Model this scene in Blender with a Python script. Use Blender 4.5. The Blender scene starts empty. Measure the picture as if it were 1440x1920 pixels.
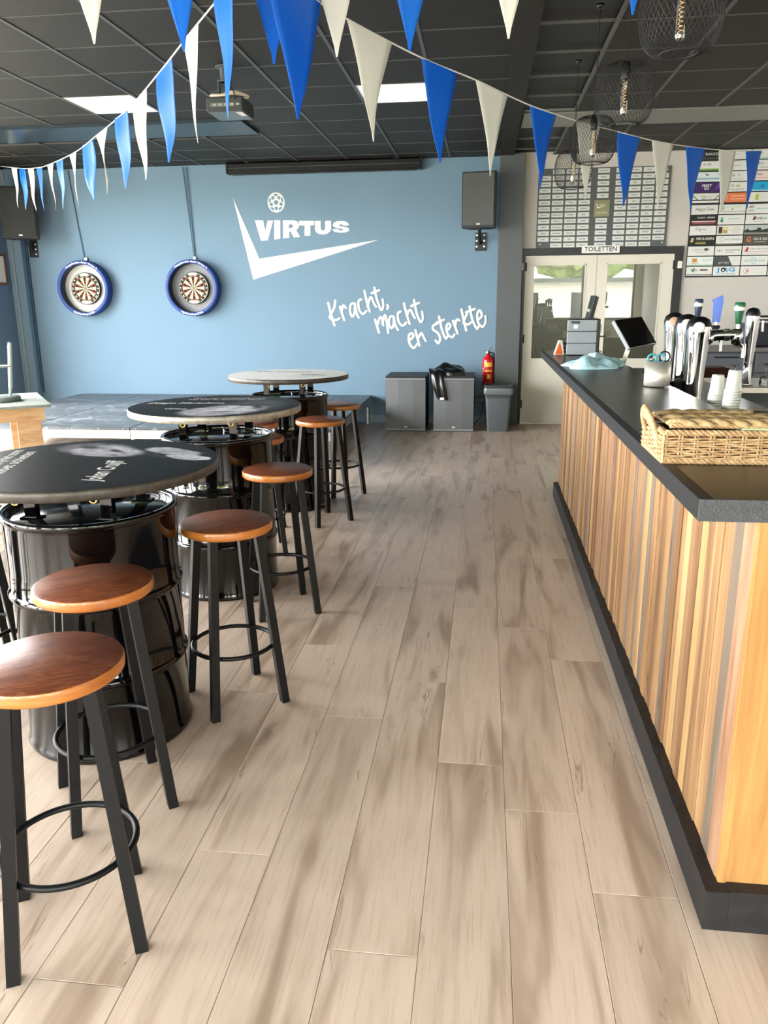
import bpy, bmesh, math, random
from mathutils import Vector, Matrix, noise
random.seed(7)
R = math.radians
SC = bpy.context.scene
COL = SC.collection

# ---------------------------------------------------------------- camera, world, light, exposure
CAM_H = 1.53
FPX, YAW, PITCH, ROLL = 1479.2, 0.1256, 0.2626, -0.0090
cam_d = bpy.data.cameras.new('camera')
cam = bpy.data.objects.new('camera', cam_d)
COL.objects.link(cam)
_fw = Vector((-math.sin(YAW) * math.cos(PITCH), math.cos(YAW) * math.cos(PITCH), -math.sin(PITCH)))
_rt = Vector((math.cos(YAW), math.sin(YAW), 0))
_up = _rt.cross(_fw)
_r2 = _rt * math.cos(ROLL) + _up * math.sin(ROLL)
_u2 = -_rt * math.sin(ROLL) + _up * math.cos(ROLL)
CAM_M = Matrix((_r2, _u2, -_fw)).transposed()
cam.matrix_world = Matrix.Translation((0, 0, CAM_H)) @ CAM_M.to_4x4()
cam_d.sensor_fit = 'VERTICAL'
cam_d.sensor_height = 36
cam_d.lens = FPX / 1920 * 36
cam_d.clip_start = 0.05
SC.camera = cam

world = bpy.data.worlds.new('overcast_sky')
SC.world = world
world.use_nodes = True
_bg = world.node_tree.nodes['Background']
_bg.inputs[0].default_value = (1.0, 1.0, 0.99, 1)
_bg.inputs[1].default_value = 10.0

SC.view_settings.view_transform = 'Standard'
SC.view_settings.look = 'None'
SC.view_settings.gamma = 1
SC.view_settings.use_curve_mapping = False
SC.view_settings.exposure = 1.6
SC.cycles.max_bounces = 8; SC.cycles.diffuse_bounces = 4; SC.cycles.glossy_bounces = 4; SC.cycles.transparent_max_bounces = 12

# the room
WY = 10.1        # back wall
LX = -6.1        # left wall
RX = 4.4         # right wall
SY = -3.6        # wall behind the camera
CZ = 3.146       # ceiling
LWIN = [(-3.1, -1.2), (-1.0, 0.9), (1.1, 3.0), (3.2, 5.1), (5.3, 7.0), (7.2, 8.9)]      # windows along the left wall
SWIN = [(-5.6, -3.5), (-3.3, -1.2), (-1.0, 1.1), (1.3, 4.2)]    # windows behind the camera
WZ0, WZ1 = 0.06, 2.92     # left windows reach almost to the floor
SZ0, SZ1 = 0.92, 2.62     # the others stand on a sill

sun_d = bpy.data.lights.new('hazy_sun', 'SUN')          # low hazy sun standing outside the left windows
sun_d.energy = 3.0; sun_d.angle = R(14); sun_d.color = (1.0, 0.97, 0.92)
sun = bpy.data.objects.new('hazy_sun', sun_d)
sun.rotation_euler = Vector((1.0, 0.12, -0.72)).to_track_quat('-Z', 'Y').to_euler()
sun.location = (-12, 2, 8)
COL.objects.link(sun)

def portal(loc, rot, sx, sz):
    l = bpy.data.lights.new('window_portal', 'AREA')
    l.shape = 'RECTANGLE'; l.size = sx; l.size_y = sz
    l.cycles.is_portal = True
    o = bpy.data.objects.new('window_portal', l)
    o.location = loc; o.rotation_euler = rot
    COL.objects.link(o)
for a, b in LWIN:
    portal((LX - 0.1, (a + b) / 2, (WZ0 + WZ1) / 2), (0, R(-90), 0), WZ1 - WZ0, b - a)
for a, b in SWIN:
    portal(((a + b) / 2, SY - 0.1, (SZ0 + SZ1) / 2), (R(90), 0, 0), b - a, SZ1 - SZ0)

# ---------------------------------------------------------------- measuring helpers: sight line of a photo pixel met with a real plane
def _ray(x, y):
    return CAM_M @ Vector((x - 720, -(y - 960), -FPX))
def PZ(x, y, z=0.0):
    d = _ray(x, y); t = (z - CAM_H) / d.z
    return Vector((d.x * t, d.y * t, z))
def PY(x, y, yy):
    d = _ray(x, y); t = yy / d.y
    return Vector((d.x * t, yy, CAM_H + d.z * t))
def PX(x, y, xx):
    d = _ray(x, y); t = xx / d.x
    return Vector((xx, d.y * t, CAM_H + d.z * t))
def PW(x, y):
    p = PY(x, y, WY)
    return (p.x, p.z)

# ---------------------------------------------------------------- mesh builder
class MB:
    def __init__(s):
        s.v = []; s.f = []; s.m = []; s.s = []
    def add(s, vs, fs, mi=0, sm=False, M=None):
        o = len(s.v)
        s.v += [tuple(M @ Vector(p)) if M else tuple(p) for p in vs]
        for f in fs:
            s.f.append([i + o for i in f]); s.m.append(mi); s.s.append(sm)
        return s
    def box(s, x0, x1, y0, y1, z0, z1, mi=0, M=None):
        return s.add([(x0, y0, z0), (x1, y0, z0), (x1, y1, z0), (x0, y1, z0), (x0, y0, z1), (x1, y0, z1), (x1, y1, z1), (x0, y1, z1)],
                     [(0, 3, 2, 1), (4, 5, 6, 7), (0, 1, 5, 4), (1, 2, 6, 5), (2, 3, 7, 6), (3, 0, 4, 7)], mi, False, M)
    def rbox(s, x0, x1, y0, y1, z0, z1, r=0.01, mi=0, seg=2, M=None):
        bm = bmesh.new()
        bmesh.ops.create_cube(bm, size=1)
        for v in bm.verts:
            v.co = Vector(((x0 + x1) / 2 + v.co.x * (x1 - x0), (y0 + y1) / 2 + v.co.y * (y1 - y0), (z0 + z1) / 2 + v.co.z * (z1 - z0)))
        bmesh.ops.bevel(bm, geom=list(bm.edges), offset=r, segments=seg, profile=0.5, affect='EDGES')
        bm.verts.index_update()
        vs = [tuple(v.co) for v in bm.verts]; fs = [[v.index for v in f.verts] for f in bm.faces]
        bm.free()
        return s.add(vs, fs, mi, False, M)
    def lathe(s, prof, seg=32, mi=0, sm=True, M=None, c=(0, 0), closed=False):
        n = len(prof); vs = []; fs = []
        for k in range(seg):
            a = 2 * math.pi * k / seg
            for r, z in prof:
                vs.append((c[0] + r * math.cos(a), c[1] + r * math.sin(a), z))
        for k in range(seg):
            k2 = (k + 1) % seg
            for i in range(n if closed else n - 1):
                j = (i + 1) % n
                fs.append((k * n + i, k2 * n + i, k2 * n + j, k * n + j))
        return s.add(vs, fs, mi, sm, M)
    def disc(s, r, z, seg=32, mi=0, c=(0, 0), M=None, down=False):
        vs = [(c[0] + r * math.cos(2 * math.pi * k / seg), c[1] + r * math.sin(2 * math.pi * k / seg), z) for k in range(seg)]
        f = list(range(seg))
        return s.add(vs, [f[::-1] if down else f], mi, False, M)
    def cyl(s, r, z0, z1, seg=24, mi=0, c=(0, 0), M=None, r2=None):
        r2 = r if r2 is None else r2
        s.lathe([(r, z0), (r2, z1)], seg, mi, True, M, c)
        s.disc(r2, z1, seg, mi, c, M); s.disc(r, z0, seg, mi, c, M, True)
        return s
    def tube(s, pts, r, seg=8, mi=0, closed=False, M=None, caps=True):
        pts = [Vector(p) for p in pts]; n = len(pts); vs = []; fs = []
        rs = r if isinstance(r, (list, tuple)) else [r] * n
        prev = None
        for i, p in enumerate(pts):
            if closed: t = pts[(i + 1) % n] - pts[i - 1]
            else: t = pts[min(i + 1, n - 1)] - pts[max(i - 1, 0)]
            t.normalize()
            if prev is None:
                u = t.orthogonal().normalized()
            else:
                u = prev - t * prev.dot(t)
                u = u.normalized() if u.length > 1e-6 else t.orthogonal().normalized()
            prev = u; w = t.cross(u)
            for k in range(seg):
                a = 2 * math.pi * k / seg
                vs.append(tuple(p + (u * math.cos(a) + w * math.sin(a)) * rs[i]))
        for i in range(n if closed else n - 1):
            j = (i + 1) % n
            for k in range(seg):
                k2 = (k + 1) % seg
                fs.append((i * seg + k, i * seg + k2, j * seg + k2, j * seg + k))
        s.add(vs, fs, mi, True, M)
        if caps and not closed:
            s.add(vs[:seg], [list(range(seg))[::-1]], mi, False, M); s.add(vs[-seg:], [list(range(seg))], mi, False, M)
        return s
    def ring(s, R_, r, z=0, seg=40, mi=0, c=(0, 0), tseg=8, M=None):
        return s.tube([(c[0] + R_ * math.cos(2 * math.pi * k / seg), c[1] + R_ * math.sin(2 * math.pi * k / seg), z) for k in range(seg)], r, tseg, mi, True, M)
    def bar(s, p, q, w, h, mi=0, up=(0, 0, 1), M=None):
        p = Vector(p); q = Vector(q); t = (q - p).normalized(); up = Vector(up)
        x = t.cross(up)
        x = x.normalized() if x.length > 1e-5 else t.orthogonal().normalized()
        y = x.cross(t)
        vs = []
        for e in (p, q):
            for a, b in ((-1, -1), (1, -1), (1, 1), (-1, 1)):
                vs.append(tuple(e + x * a * w / 2 + y * b * h / 2))
        return s.add(vs, [(3, 2, 1, 0), (4, 5, 6, 7), (0, 1, 5, 4), (1, 2, 6, 5), (2, 3, 7, 6), (3, 0, 4, 7)], mi, False, M)
    def prism(s, poly, d0, d1, M=None, mi=0):
        """2-D polygon in XY extruded from d0 to d1 along Z"""
        n = len(poly)
        area = sum(poly[i][0] * poly[(i + 1) % n][1] - poly[(i + 1) % n][0] * poly[i][1] for i in range(n))
        if area < 0: poly = poly[::-1]
        vs = [(x, y, d0) for x, y in poly] + [(x, y, d1) for x, y in poly]
        fs = [list(range(n))[::-1], [n + i for i in range(n)]] + [(i, (i + 1) % n, n + (i + 1) % n, n + i) for i in range(n)]
        return s.add(vs, fs, mi, False, M)
    def mesh(s, name, mats):
        me = bpy.data.meshes.new(name)
        me.from_pydata(s.v, [], s.f)
        for m in (mats if isinstance(mats, (list, tuple)) else [mats]): me.materials.append(m)
        me.polygons.foreach_set('material_index', s.m)
        me.polygons.foreach_set('use_smooth', s.s)
        me.update()
        return me
    def build(s, name, mats, parent=None, loc=None, rot=None):
        return put(name, s.mesh(name, mats), parent, loc, rot)

def put(name, me, parent=None, loc=None, rot=None):
    o = bpy.data.objects.new(name, me)
    COL.objects.link(o)
    if parent: o.parent = parent
    if loc: o.location = loc
    if rot: o.rotation_euler = rot
    return o
def tag(o, label, cat, group=None):
    o['label'] = label; o['category'] = cat
    if group: o['group'] = group
    return o
def thing(name, label, cat, loc=(0, 0, 0), rz=0.0, group=None):
    o = bpy.data.objects.new(name, None)
    o.empty_display_size = 0.1
    COL.objects.link(o); o.location = loc; o.rotation_euler = (0, 0, rz)
    return tag(o, label, cat, group)
def struct(o):
    o['kind'] = 'structure'; return o
def dup(root, loc, rz, label, group=None):
    r = root.copy(); COL.objects.link(r); r.location = loc; r.rotation_euler = (0, 0, rz); r['label'] = label
    if group: r['group'] = group
    for ch in list(root.children):
        c = ch.copy(); COL.objects.link(c); c.parent = r
        for g in list(ch.children):
            d = g.copy(); COL.objects.link(d); d.parent = c
    return r
def spline(pts, n=8, closed=False):
    pts = [Vector(p) for p in pts]; out = []; N = len(pts)
    g = (lambda i: pts[i % N]) if closed else (lambda i: pts[max(0, min(N - 1, i))])
    for i in range(N if closed else N - 1):
        a, b, c, d = g(i - 1), g(i), g(i + 1), g(i + 2)
        for k in range(n):
            t = k / n
            out.append(0.5 * ((2 * b) + (c - a) * t + (2 * a - 5 * b + 4 * c - d) * t * t + (3 * b - a - 3 * c + d) * t ** 3))
    if not closed: out.append(pts[-1])
    return out
# frames: wall plane (x right, z up, facing -y)
def WALLM(y): return Matrix(((1, 0, 0, 0), (0, 0, -1, y), (0, 1, 0, 0), (0, 0, 0, 1)))
_tc = {}
def text_mb(s, size=1.0, bold=0.0, shear=0.0, spacing=1.0, depth=0.001):
    """flat lettering in the XY plane, centred on the origin, as an MB plus its width"""
    k = (s, size, bold, shear, spacing)
    if k not in _tc:
        cu = bpy.data.curves.new('lettering', 'FONT')
        cu.body = s; cu.size = size; cu.align_x = 'CENTER'; cu.align_y = 'CENTER'; cu.offset = bold * size; cu.shear = shear
        cu.space_character = spacing; cu.resolution_u = 2
        o = bpy.data.objects.new('lettering', cu)
        me = bpy.data.meshes.new_from_object(o)
        _tc[k] = ([tuple(v.co) for v in me.vertices], [list(p.vertices) for p in me.polygons])
        bpy.data.objects.remove(o); bpy.data.curves.remove(cu); bpy.data.meshes.remove(me)
    return _tc[k]
def add_text(mb, s, size, M, mi=0, width=None, bold=0.0, shear=0.0, spacing=1.0):
    vs, fs = text_mb(s, size, bold, shear, spacing)
    if width and vs:
        w = max(v[0] for v in vs) - min(v[0] for v in vs)
        k = width / w
        vs = [(x * k, y, z) for x, y, z in vs]
    return mb.add(vs, fs, mi, False, M)

# ---------------------------------------------------------------- materials
def lin(h):
    h = h.lstrip('#'); c = [int(h[i:i + 2], 16) / 255 for i in (0, 2, 4)]
    return tuple(((x / 12.92) if x <= 0.04045 else ((x + 0.055) / 1.055) ** 2.4) for x in c) + (1,)
MATS = {}
def mat(name, hx, rough=0.5, metal=0.0, spec=0.5, coat=0.0, var=0.0, vscale=8.0, bump=0.0, bscale=60.0, emit=0.0):
    if name in MATS: return MATS[name]
    m = bpy.data.materials.new(name); m.use_nodes = True
    nt = m.node_tree; b = nt.nodes['Principled BSDF']
    c = lin(hx) if isinstance(hx, str) else hx
    b.inputs['Base Color'].default_value = c
    b.inputs['Roughness'].default_value = rough; b.inputs['Metallic'].default_value = metal
    b.inputs['Specular IOR Level'].default_value = spec
    b.inputs['Coat Weight'].default_value = coat; b.inputs['Coat Roughness'].default_value = 0.05
    if emit:
        b.inputs['Emission Color'].default_value = c; b.inputs['Emission Strength'].default_value = emit
    if var or bump:
        tc = nt.nodes.new('ShaderNodeTexCoord')
        if var:
            n = nt.nodes.new('ShaderNodeTexNoise'); n.inputs['Scale'].default_value = vscale; n.inputs['Detail'].default_value = 5
            nt.links.new(tc.outputs['Object'], n.inputs['Vector'])
            mr = nt.nodes.new('ShaderNodeMapRange'); mr.inputs[1].default_value = 0.3; mr.inputs[2].default_value = 0.7
            mr.inputs[3].default_value = 1 - var; mr.inputs[4].default_value = 1 + var
            nt.links.new(n.outputs['Fac'], mr.inputs[0])
            mx = nt.nodes.new('ShaderNodeVectorMath'); mx.operation = 'SCALE'
            mx.inputs[0].default_value = c[:3]
            nt.links.new(mr.outputs[0], mx.inputs['Scale'])
            nt.links.new(mx.outputs[0], b.inputs['Base Color'])
        if bump:
            n2 = nt.nodes.new('ShaderNodeTexNoise'); n2.inputs['Scale'].default_value = bscale; n2.inputs['Detail'].default_value = 3
            nt.links.new(tc.outputs['Object'], n2.inputs['Vector'])
            bp = nt.nodes.new('ShaderNodeBump'); bp.inputs['Strength'].default_value = bump; bp.inputs['Distance'].default_value = 0.01
            nt.links.new(n2.outputs['Fac'], bp.inputs['Height']); nt.links.new(bp.outputs[0], b.inputs['Normal'])
    MATS[name] = m
    return m
def wood(name, stops, scale=(1, 12, 1), nscale=3.0, rough=0.45, coat=0.0, dist=0.6, knots=None, rnd=True, spec=0.5, knot_col='#4a3626', tone=0.0):
    """grained wood: colour stops over a stretched noise; every piece is shifted by its own random number"""
    m = bpy.data.materials.new(name); m.use_nodes = True
    nt = m.node_tree; N = nt.nodes.new; L = nt.links.new; b = nt.nodes['Principled BSDF']
    tc = N('ShaderNodeTexCoord'); oi = N('ShaderNodeObjectInfo')
    off = N('ShaderNodeVectorMath'); off.operation = 'MULTIPLY_ADD'
    cb = N('ShaderNodeCombineXYZ'); L(oi.outputs['Random'], cb.inputs[0]); L(oi.outputs['Random'], cb.inputs[1]); L(oi.outputs['Random'], cb.inputs[2])
    L(cb.outputs[0], off.inputs[0]); off.inputs[1].default_value = (31.7, 17.3, 23.9) if rnd else (0, 0, 0); L(tc.outputs['Object'], off.inputs[2])
    mp = N('ShaderNodeVectorMath'); mp.operation = 'MULTIPLY'; mp.inputs[1].default_value = scale; L(off.outputs[0], mp.inputs[0])
    n = N('ShaderNodeTexNoise'); n.inputs['Scale'].default_value = nscale; n.inputs['Detail'].default_value = 7; n.inputs['Roughness'].default_value = 0.6; n.inputs['Distortion'].default_value = dist
    L(mp.outputs[0], n.inputs['Vector'])
    n2 = N('ShaderNodeTexNoise'); n2.inputs['Scale'].default_value = nscale * 7; n2.inputs['Detail'].default_value = 3
    L(mp.outputs[0], n2.inputs['Vector'])
    ad = N('ShaderNodeMath'); ad.operation = 'MULTIPLY_ADD'; ad.inputs[1].default_value = 0.16; L(n2.outputs['Fac'], ad.inputs[0]); L(n.outputs['Fac'], ad.inputs[2])
    sb = N('ShaderNodeMath'); sb.operation = 'SUBTRACT'; sb.inputs[1].default_value = 0.08; L(ad.outputs[0], sb.inputs[0])
    rp = N('ShaderNodeValToRGB'); cr = rp.color_ramp
    while len(cr.elements) < len(stops): cr.elements.new(0.5)
    for e, (p, h) in zip(cr.elements, stops): e.position = p; e.color = lin(h)
    L(sb.outputs[0], rp.inputs[0])
    out = rp.outputs[0]
    if knots:
        k1 = N('ShaderNodeTexVoronoi'); k1.inputs['Scale'].default_value = knots[0]
        mk = N('ShaderNodeVectorMath'); mk.operation = 'MULTIPLY'; mk.inputs[1].default_value = knots[1]; L(off.outputs[0], mk.inputs[0])
        nd = N('ShaderNodeTexNoise'); nd.inputs['Scale'].default_value = 9; L(off.outputs[0], nd.inputs['Vector'])
        md = N('ShaderNodeVectorMath'); md.operation = 'MULTIPLY_ADD'; md.inputs[1].default_value = (0.35, 0.35, 0.35); L(nd.outputs['Color'], md.inputs[0]); L(mk.outputs[0], md.inputs[2])
        L(md.outputs[0], k1.inputs['Vector'])
        mr = N('ShaderNodeMapRange'); mr.inputs[1].default_value = knots[2]; mr.inputs[2].default_value = 0.0; mr.inputs[3].default_value = 0; mr.inputs[4].default_value = knots[3]
        L(k1.outputs['Distance'], mr.inputs[0])
        mx = N('ShaderNodeMix'); mx.data_type = 'RGBA'; mx.inputs[7].default_value = lin(knot_col)
        L(mr.outputs[0], mx.inputs[0]); L(out, mx.inputs[6]); out = mx.outputs[2]
    if tone:
        mr2 = N('ShaderNodeMapRange'); mr2.inputs[3].default_value = 1 - tone; mr2.inputs[4].default_value = 1 + tone
        L(oi.outputs['Random'], mr2.inputs[0])
        vs = N('ShaderNodeVectorMath'); vs.operation = 'SCALE'; L(out, vs.inputs[0]); L(mr2.outputs[0], vs.inputs['Scale']); out = vs.outputs[0]
    L(out, b.inputs['Base Color'])
    b.inputs['Roughness'].default_value = rough; b.inputs['Coat Weight'].default_value = coat; b.inputs['Specular IOR Level'].default_value = spec
    bp = N('ShaderNodeBump'); bp.inputs['Strength'].default_value = 0.12; bp.inputs['Distance'].default_value = 0.004
    L(sb.outputs[0], bp.inputs['Height']); L(bp.outputs[0], b.inputs['Normal'])
    MATS[name] = m
    return m
def thin_glass(name, tint, refl=0.12, rough=0.0):
    m = bpy.data.materials.new(name); m.use_nodes = True; nt = m.node_tree; nt.nodes.clear(); N = nt.nodes.new
    o = N('ShaderNodeOutputMaterial'); mx = N('ShaderNodeMixShader'); t = N('ShaderNodeBsdfTransparent'); g = N('ShaderNodeBsdfGlossy'); lw = N('ShaderNodeFresnel')
    t.inputs[0].default_value = lin(tint); g.inputs['Roughness'].default_value = rough; lw.inputs[0].default_value = 1.5
    ad = N('ShaderNodeMath'); ad.operation = 'ADD'; ad.use_clamp = True; ad.inputs[1].default_value = refl
    nt.links.new(lw.outputs[0], ad.inputs[0]); nt.links.new(ad.outputs[0], mx.inputs[0]); nt.links.new(t.outputs[0], mx.inputs[1]); nt.links.new(g.outputs[0], mx.inputs[2]); nt.links.new(mx.outputs[0], o.inputs[0])
    MATS[name] = m
    return m

def floor_mat():
    m = bpy.data.materials.new('floor_oak_laminate'); m.use_nodes = True
    nt = m.node_tree; N = nt.nodes.new; L = nt.links.new; b = nt.nodes['Principled BSDF']
    tc = N('ShaderNodeTexCoord'); oi = N('ShaderNodeObjectInfo'); cb = N('ShaderNodeCombineXYZ')
    for k in range(3): L(oi.outputs['Random'], cb.inputs[k])
    off = N('ShaderNodeVectorMath'); off.operation = 'MULTIPLY_ADD'; off.inputs[1].default_value = (31.7, 57.3, 23.9); L(cb.outputs[0], off.inputs[0]); L(tc.outputs['Object'], off.inputs[2])
    def nz(scale, sc, det=3.0, dist=0.0, rough=0.55):
        mp = N('ShaderNodeVectorMath'); mp.operation = 'MULTIPLY'; mp.inputs[1].default_value = scale; L(off.outputs[0], mp.inputs[0])
        n = N('ShaderNodeTexNoise'); n.inputs['Scale'].default_value = sc; n.inputs['Detail'].default_value = det; n.inputs['Distortion'].default_value = dist; n.inputs['Roughness'].default_value = rough
        L(mp.outputs[0], n.inputs['Vector']); return n.outputs['Fac']
    def rng(src, a, b_, c, d, smooth=True):
        r = N('ShaderNodeMapRange'); r.inputs[1].default_value = a; r.inputs[2].default_value = b_; r.inputs[3].default_value = c; r.inputs[4].default_value = d
        if smooth: r.interpolation_type = 'SMOOTHSTEP'
        L(src, r.inputs[0]); return r.outputs[0]
    def mix(fac, base, hx):
        x = N('ShaderNodeMix'); x.data_type = 'RGBA'; L(fac, x.inputs[0])
        if isinstance(base, str): x.inputs[6].default_value = lin(base)
        else: L(base, x.inputs[6])
        x.inputs[7].default_value = lin(hx); return x.outputs[2]
    def mul(a, c):
        x = N('ShaderNodeMath'); x.operation = 'MULTIPLY'; L(a, x.inputs[0]); L(c, x.inputs[1]); return x.outputs[0]
    c = mix(rng(nz((6.5, 0.75, 1), 1.5, 2.5, 0.5), 0.45, 0.72, 0, 0.85), '#c6b4a2', '#8d7866')          # broad brown bands along the board
    c = mix(rng(nz((60, 3.2, 1), 1.6, 4, 0.2, 0.7), 0.44, 0.74, 0, 0.5), c, '#a08a76')                 # fine grain
    line_ = nz((10, 0.9, 1), 1.4, 3, 0.9)
    s1 = N('ShaderNodeMath'); s1.operation = 'SUBTRACT'; s1.inputs[1].default_value = 0.55; L(line_, s1.inputs[0])
    s2 = N('ShaderNodeMath'); s2.operation = 'ABSOLUTE'; L(s1.outputs[0], s2.inputs[0])
    crack = mul(rng(s2.outputs[0], 0.0, 0.012, 0.75, 0.0), rng(nz((5, 2.2, 1), 1.1, 2), 0.52, 0.66, 0, 1))
    c = mix(crack, c, '#7d6a5a')                                                                       # dark heart lines
    mp = N('ShaderNodeVectorMath'); mp.operation = 'MULTIPLY'; mp.inputs[1].default_value = (3.6, 1.35, 1); L(off.outputs[0], mp.inputs[0])
    wn = N('ShaderNodeTexNoise'); wn.inputs['Scale'].default_value = 14; L(off.outputs[0], wn.inputs['Vector'])
    wa = N('ShaderNodeVectorMath'); wa.operation = 'MULTIPLY_ADD'; wa.inputs[1].default_value = (0.22, 0.22, 0); L(wn.outputs['Color'], wa.inputs[0]); L(mp.outputs[0], wa.inputs[2])
    vo = N('ShaderNodeTexVoronoi'); vo.inputs['Scale'].default_value = 0.9; L(wa.outputs[0], vo.inputs['Vector'])
    c = mix(rng(vo.outputs['Distance'], 0.11, 0.0, 0, 0.8), c, '#6a5a4e')                              # knots
    t = rng(oi.outputs['Random'], 0, 1, 0.95, 1.05, False)
    vs = N('ShaderNodeVectorMath'); vs.operation = 'SCALE'; L(c, vs.inputs[0]); L(t, vs.inputs['Scale'])
    L(vs.outputs[0], b.inputs['Base Color'])
    b.inputs['Roughness'].default_value = 0.36; b.inputs['Specular IOR Level'].default_value = 0.45
    MATS['floor'] = m
    return m
M_floor = floor_mat()
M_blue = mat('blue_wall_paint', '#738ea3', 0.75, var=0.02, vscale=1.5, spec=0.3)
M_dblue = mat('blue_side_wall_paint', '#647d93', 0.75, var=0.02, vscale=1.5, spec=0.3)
M_white = mat('white_wall_paint', '#cdc8c1', 0.8, spec=0.3)
M_offwhite = mat('offwhite_door_paint', '#dcd7c9', 0.5)
M_black = mat('black_paint', '#17181a', 0.55)
M_dgrey = mat('dark_grey_paint', '#505456', 0.45, var=0.04, vscale=2)
M_frame = mat('charcoal_frame_paint', '#222428', 0.4)
M_tile = mat('black_ceiling_tile', '#221f1b', 0.6, var=0.15, vscale=5, spec=0.35)
M_rail = mat('dark_ceiling_rail', '#4a4b4a', 0.45)
M_beam = mat('dark_beam_paint', '#3a3c3c', 0.4)
M_metalblk = mat('black_powder_coated_steel', '#0a0b0e', 0.45, spec=0.3)
M_steel = mat('brushed_steel', '#b9b7b2', 0.28, 1.0)
M_chrome = mat('chrome', '#e8e8ea', 0.06, 1.0)
M_print = mat('white_print', '#ecebe6', 0.6)
M_whitepl = mat('white_plastic', '#e6e4de', 0.45)
M_blackpl = mat('black_plastic', '#0c0d0f', 0.35)
M_greypl = mat('grey_plastic', '#8f9499', 0.5)

# ---------------------------------------------------------------- floor with its boards
floor = struct(MB().box(LX - 0.2, RX + 0.2, SY - 0.2, WY + 2.2, -0.12, -0.003).build('floor', M_floor))
PWD, PLN = 0.2225, 1.42
plank_mesh = {}
def plank(x, y0, y1, sub=''):
    k = (round(y1 - y0, 3))
    if k not in plank_mesh:
        L = y1 - y0; e = 0.0007; c = 0.0009
        w = PWD
        vs = [(e, e, -c), (w - e, e, -c), (w - e, L - e, -c), (e, L - e, -c),
              (e + c, e + c, 0), (w - e - c, e + c, 0), (w - e - c, L - e - c, 0), (e + c, L - e - c, 0)]
        plank_mesh[k] = MB().add(vs, [(4, 5, 6, 7), (0, 1, 5, 4), (1, 2, 6, 5), (2, 3, 7, 6), (3, 0, 4, 7)]).mesh('plank', M_floor)
    put('plank', plank_mesh[k], floor, (x, y0, 0))
joints = {0: 2.153, 1: 1.82, -1: 2.39, -2: 1.553, -3: 2.655, -4: 1.865}
for k in range(-19, 4):
    x = 0.0985 + PWD * k
    j = joints.get(k, 1.2 + (k * 0.53) % PLN)
    while j > 0.9: j -= PLN
    lo = 0.9 if k > -8 else 3.0
    while j < WY:
        a, b = max(j, lo), min(j + PLN, WY - 0.01)
        if b - a > 0.05: plank(x, a, b)
        j += PLN

# ---------------------------------------------------------------- walls
PIL0, PIL1 = 0.135, 0.425
wb = MB()
wb.box(LX, PIL0 + 0.02, WY, WY + 0.15, 0, CZ + 0.2)
struct(wb.build('wall_back', M_blue))
DX0, DX1, DZ1 = 0.44, 2.235, 2.03            # door opening
wr = MB()
wr.box(PIL0 + 0.02, DX0, WY, WY + 0.15, 0, CZ + 0.2).box(DX1, RX, WY, WY + 0.15, 0, CZ + 0.2).box(DX0, DX1, WY, WY + 0.15, DZ1, CZ + 0.2)
struct(wr.build('wall_back_white', M_white))
# corridor behind the glazed doors
cw = MB().box(DX0 - 0.3, DX0 - 0.2, WY + 0.15, WY + 2.0, 0, 2.6).box(DX1 + 0.2, DX1 + 0.3, WY + 0.15, WY + 2.0, 0, 2.6).box(DX0 - 0.3, DX1 + 0.3, WY + 2.0, WY + 2.1, 0, 2.6).box(DX0 - 0.3, DX1 + 0.3, WY + 0.15, WY + 2.1, 2.6, 2.7)
struct(cw.build('wall_corridor', mat('corridor_grey_paint', '#a3a39a', 0.7)))
_cl = thing('corridor_fill_light', 'light panel added unseen in the corridor to brighten the toilet door panes', 'ceiling light', (1.33, WY + 1.1, 2.59))
MB().rbox(-0.5, 0.5, -0.12, 0.12, -0.04, 0.0, 0.006).build('diffuser', mat('corridor_fill_glow', '#fdfbf6', 0.5, emit=17.0), _cl)  # added glowing panel, lifts the grey seen through the door panes
# left wall with its row of windows
wl = MB()
ys = [SY] + [v for p in LWIN for v in p] + [WY]
for i in range(0, len(ys), 2): wl.box(LX - 0.2, LX, ys[i], ys[i + 1], 0, CZ + 0.2)
for a, b in LWIN: wl.box(LX - 0.2, LX, a, b, 0, WZ0).box(LX - 0.2, LX, a, b, WZ1, CZ + 0.2)
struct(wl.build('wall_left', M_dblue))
ws = MB()
xs = [LX - 0.2] + [v for p in SWIN for v in p] + [RX + 0.2]
for i in range(0, len(xs), 2): ws.box(xs[i], xs[i + 1], SY - 0.2, SY, 0, CZ + 0.2)
for a, b in SWIN: ws.box(a, b, SY - 0.2, SY, 0, SZ0).box(a, b, SY - 0.2, SY, SZ1, CZ + 0.2)
struct(ws.build('wall_front', M_white))
struct(MB().box(RX, RX + 0.2, SY, WY + 0.15, 0, CZ + 0.2).build('wall_right', M_white))
n = 1
for a, b in LWIN:
    f = MB()
    for y0, y1, z0, z1 in ((a, a + .06, WZ0, WZ1), (b - .06, b, WZ0, WZ1), (a, b, WZ0, WZ0 + .06), (a, b, WZ1 - .06, WZ1), ((a + b) / 2 - .03, (a + b) / 2 + .03, WZ0, WZ1)):
        f.box(LX - 0.14, LX - 0.06, y0, y1, z0, z1)
    struct(f.build('window_%d' % n, M_frame)); n += 1
for a, b in SWIN:
    f = MB()
    for x0, x1, z0, z1 in ((a, a + .06, SZ0, SZ1), (b - .06, b, SZ0, SZ1), (a, b, SZ0, SZ0 + .06), (a, b, SZ1 - .06, SZ1), ((a + b) / 2 - .03, (a + b) / 2 + .03, SZ0, SZ1)):
        f.box(x0, x1, SY - 0.14, SY - 0.06, z0, z1)
    struct(f.build('window_%d' % n, M_frame)); n += 1
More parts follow.
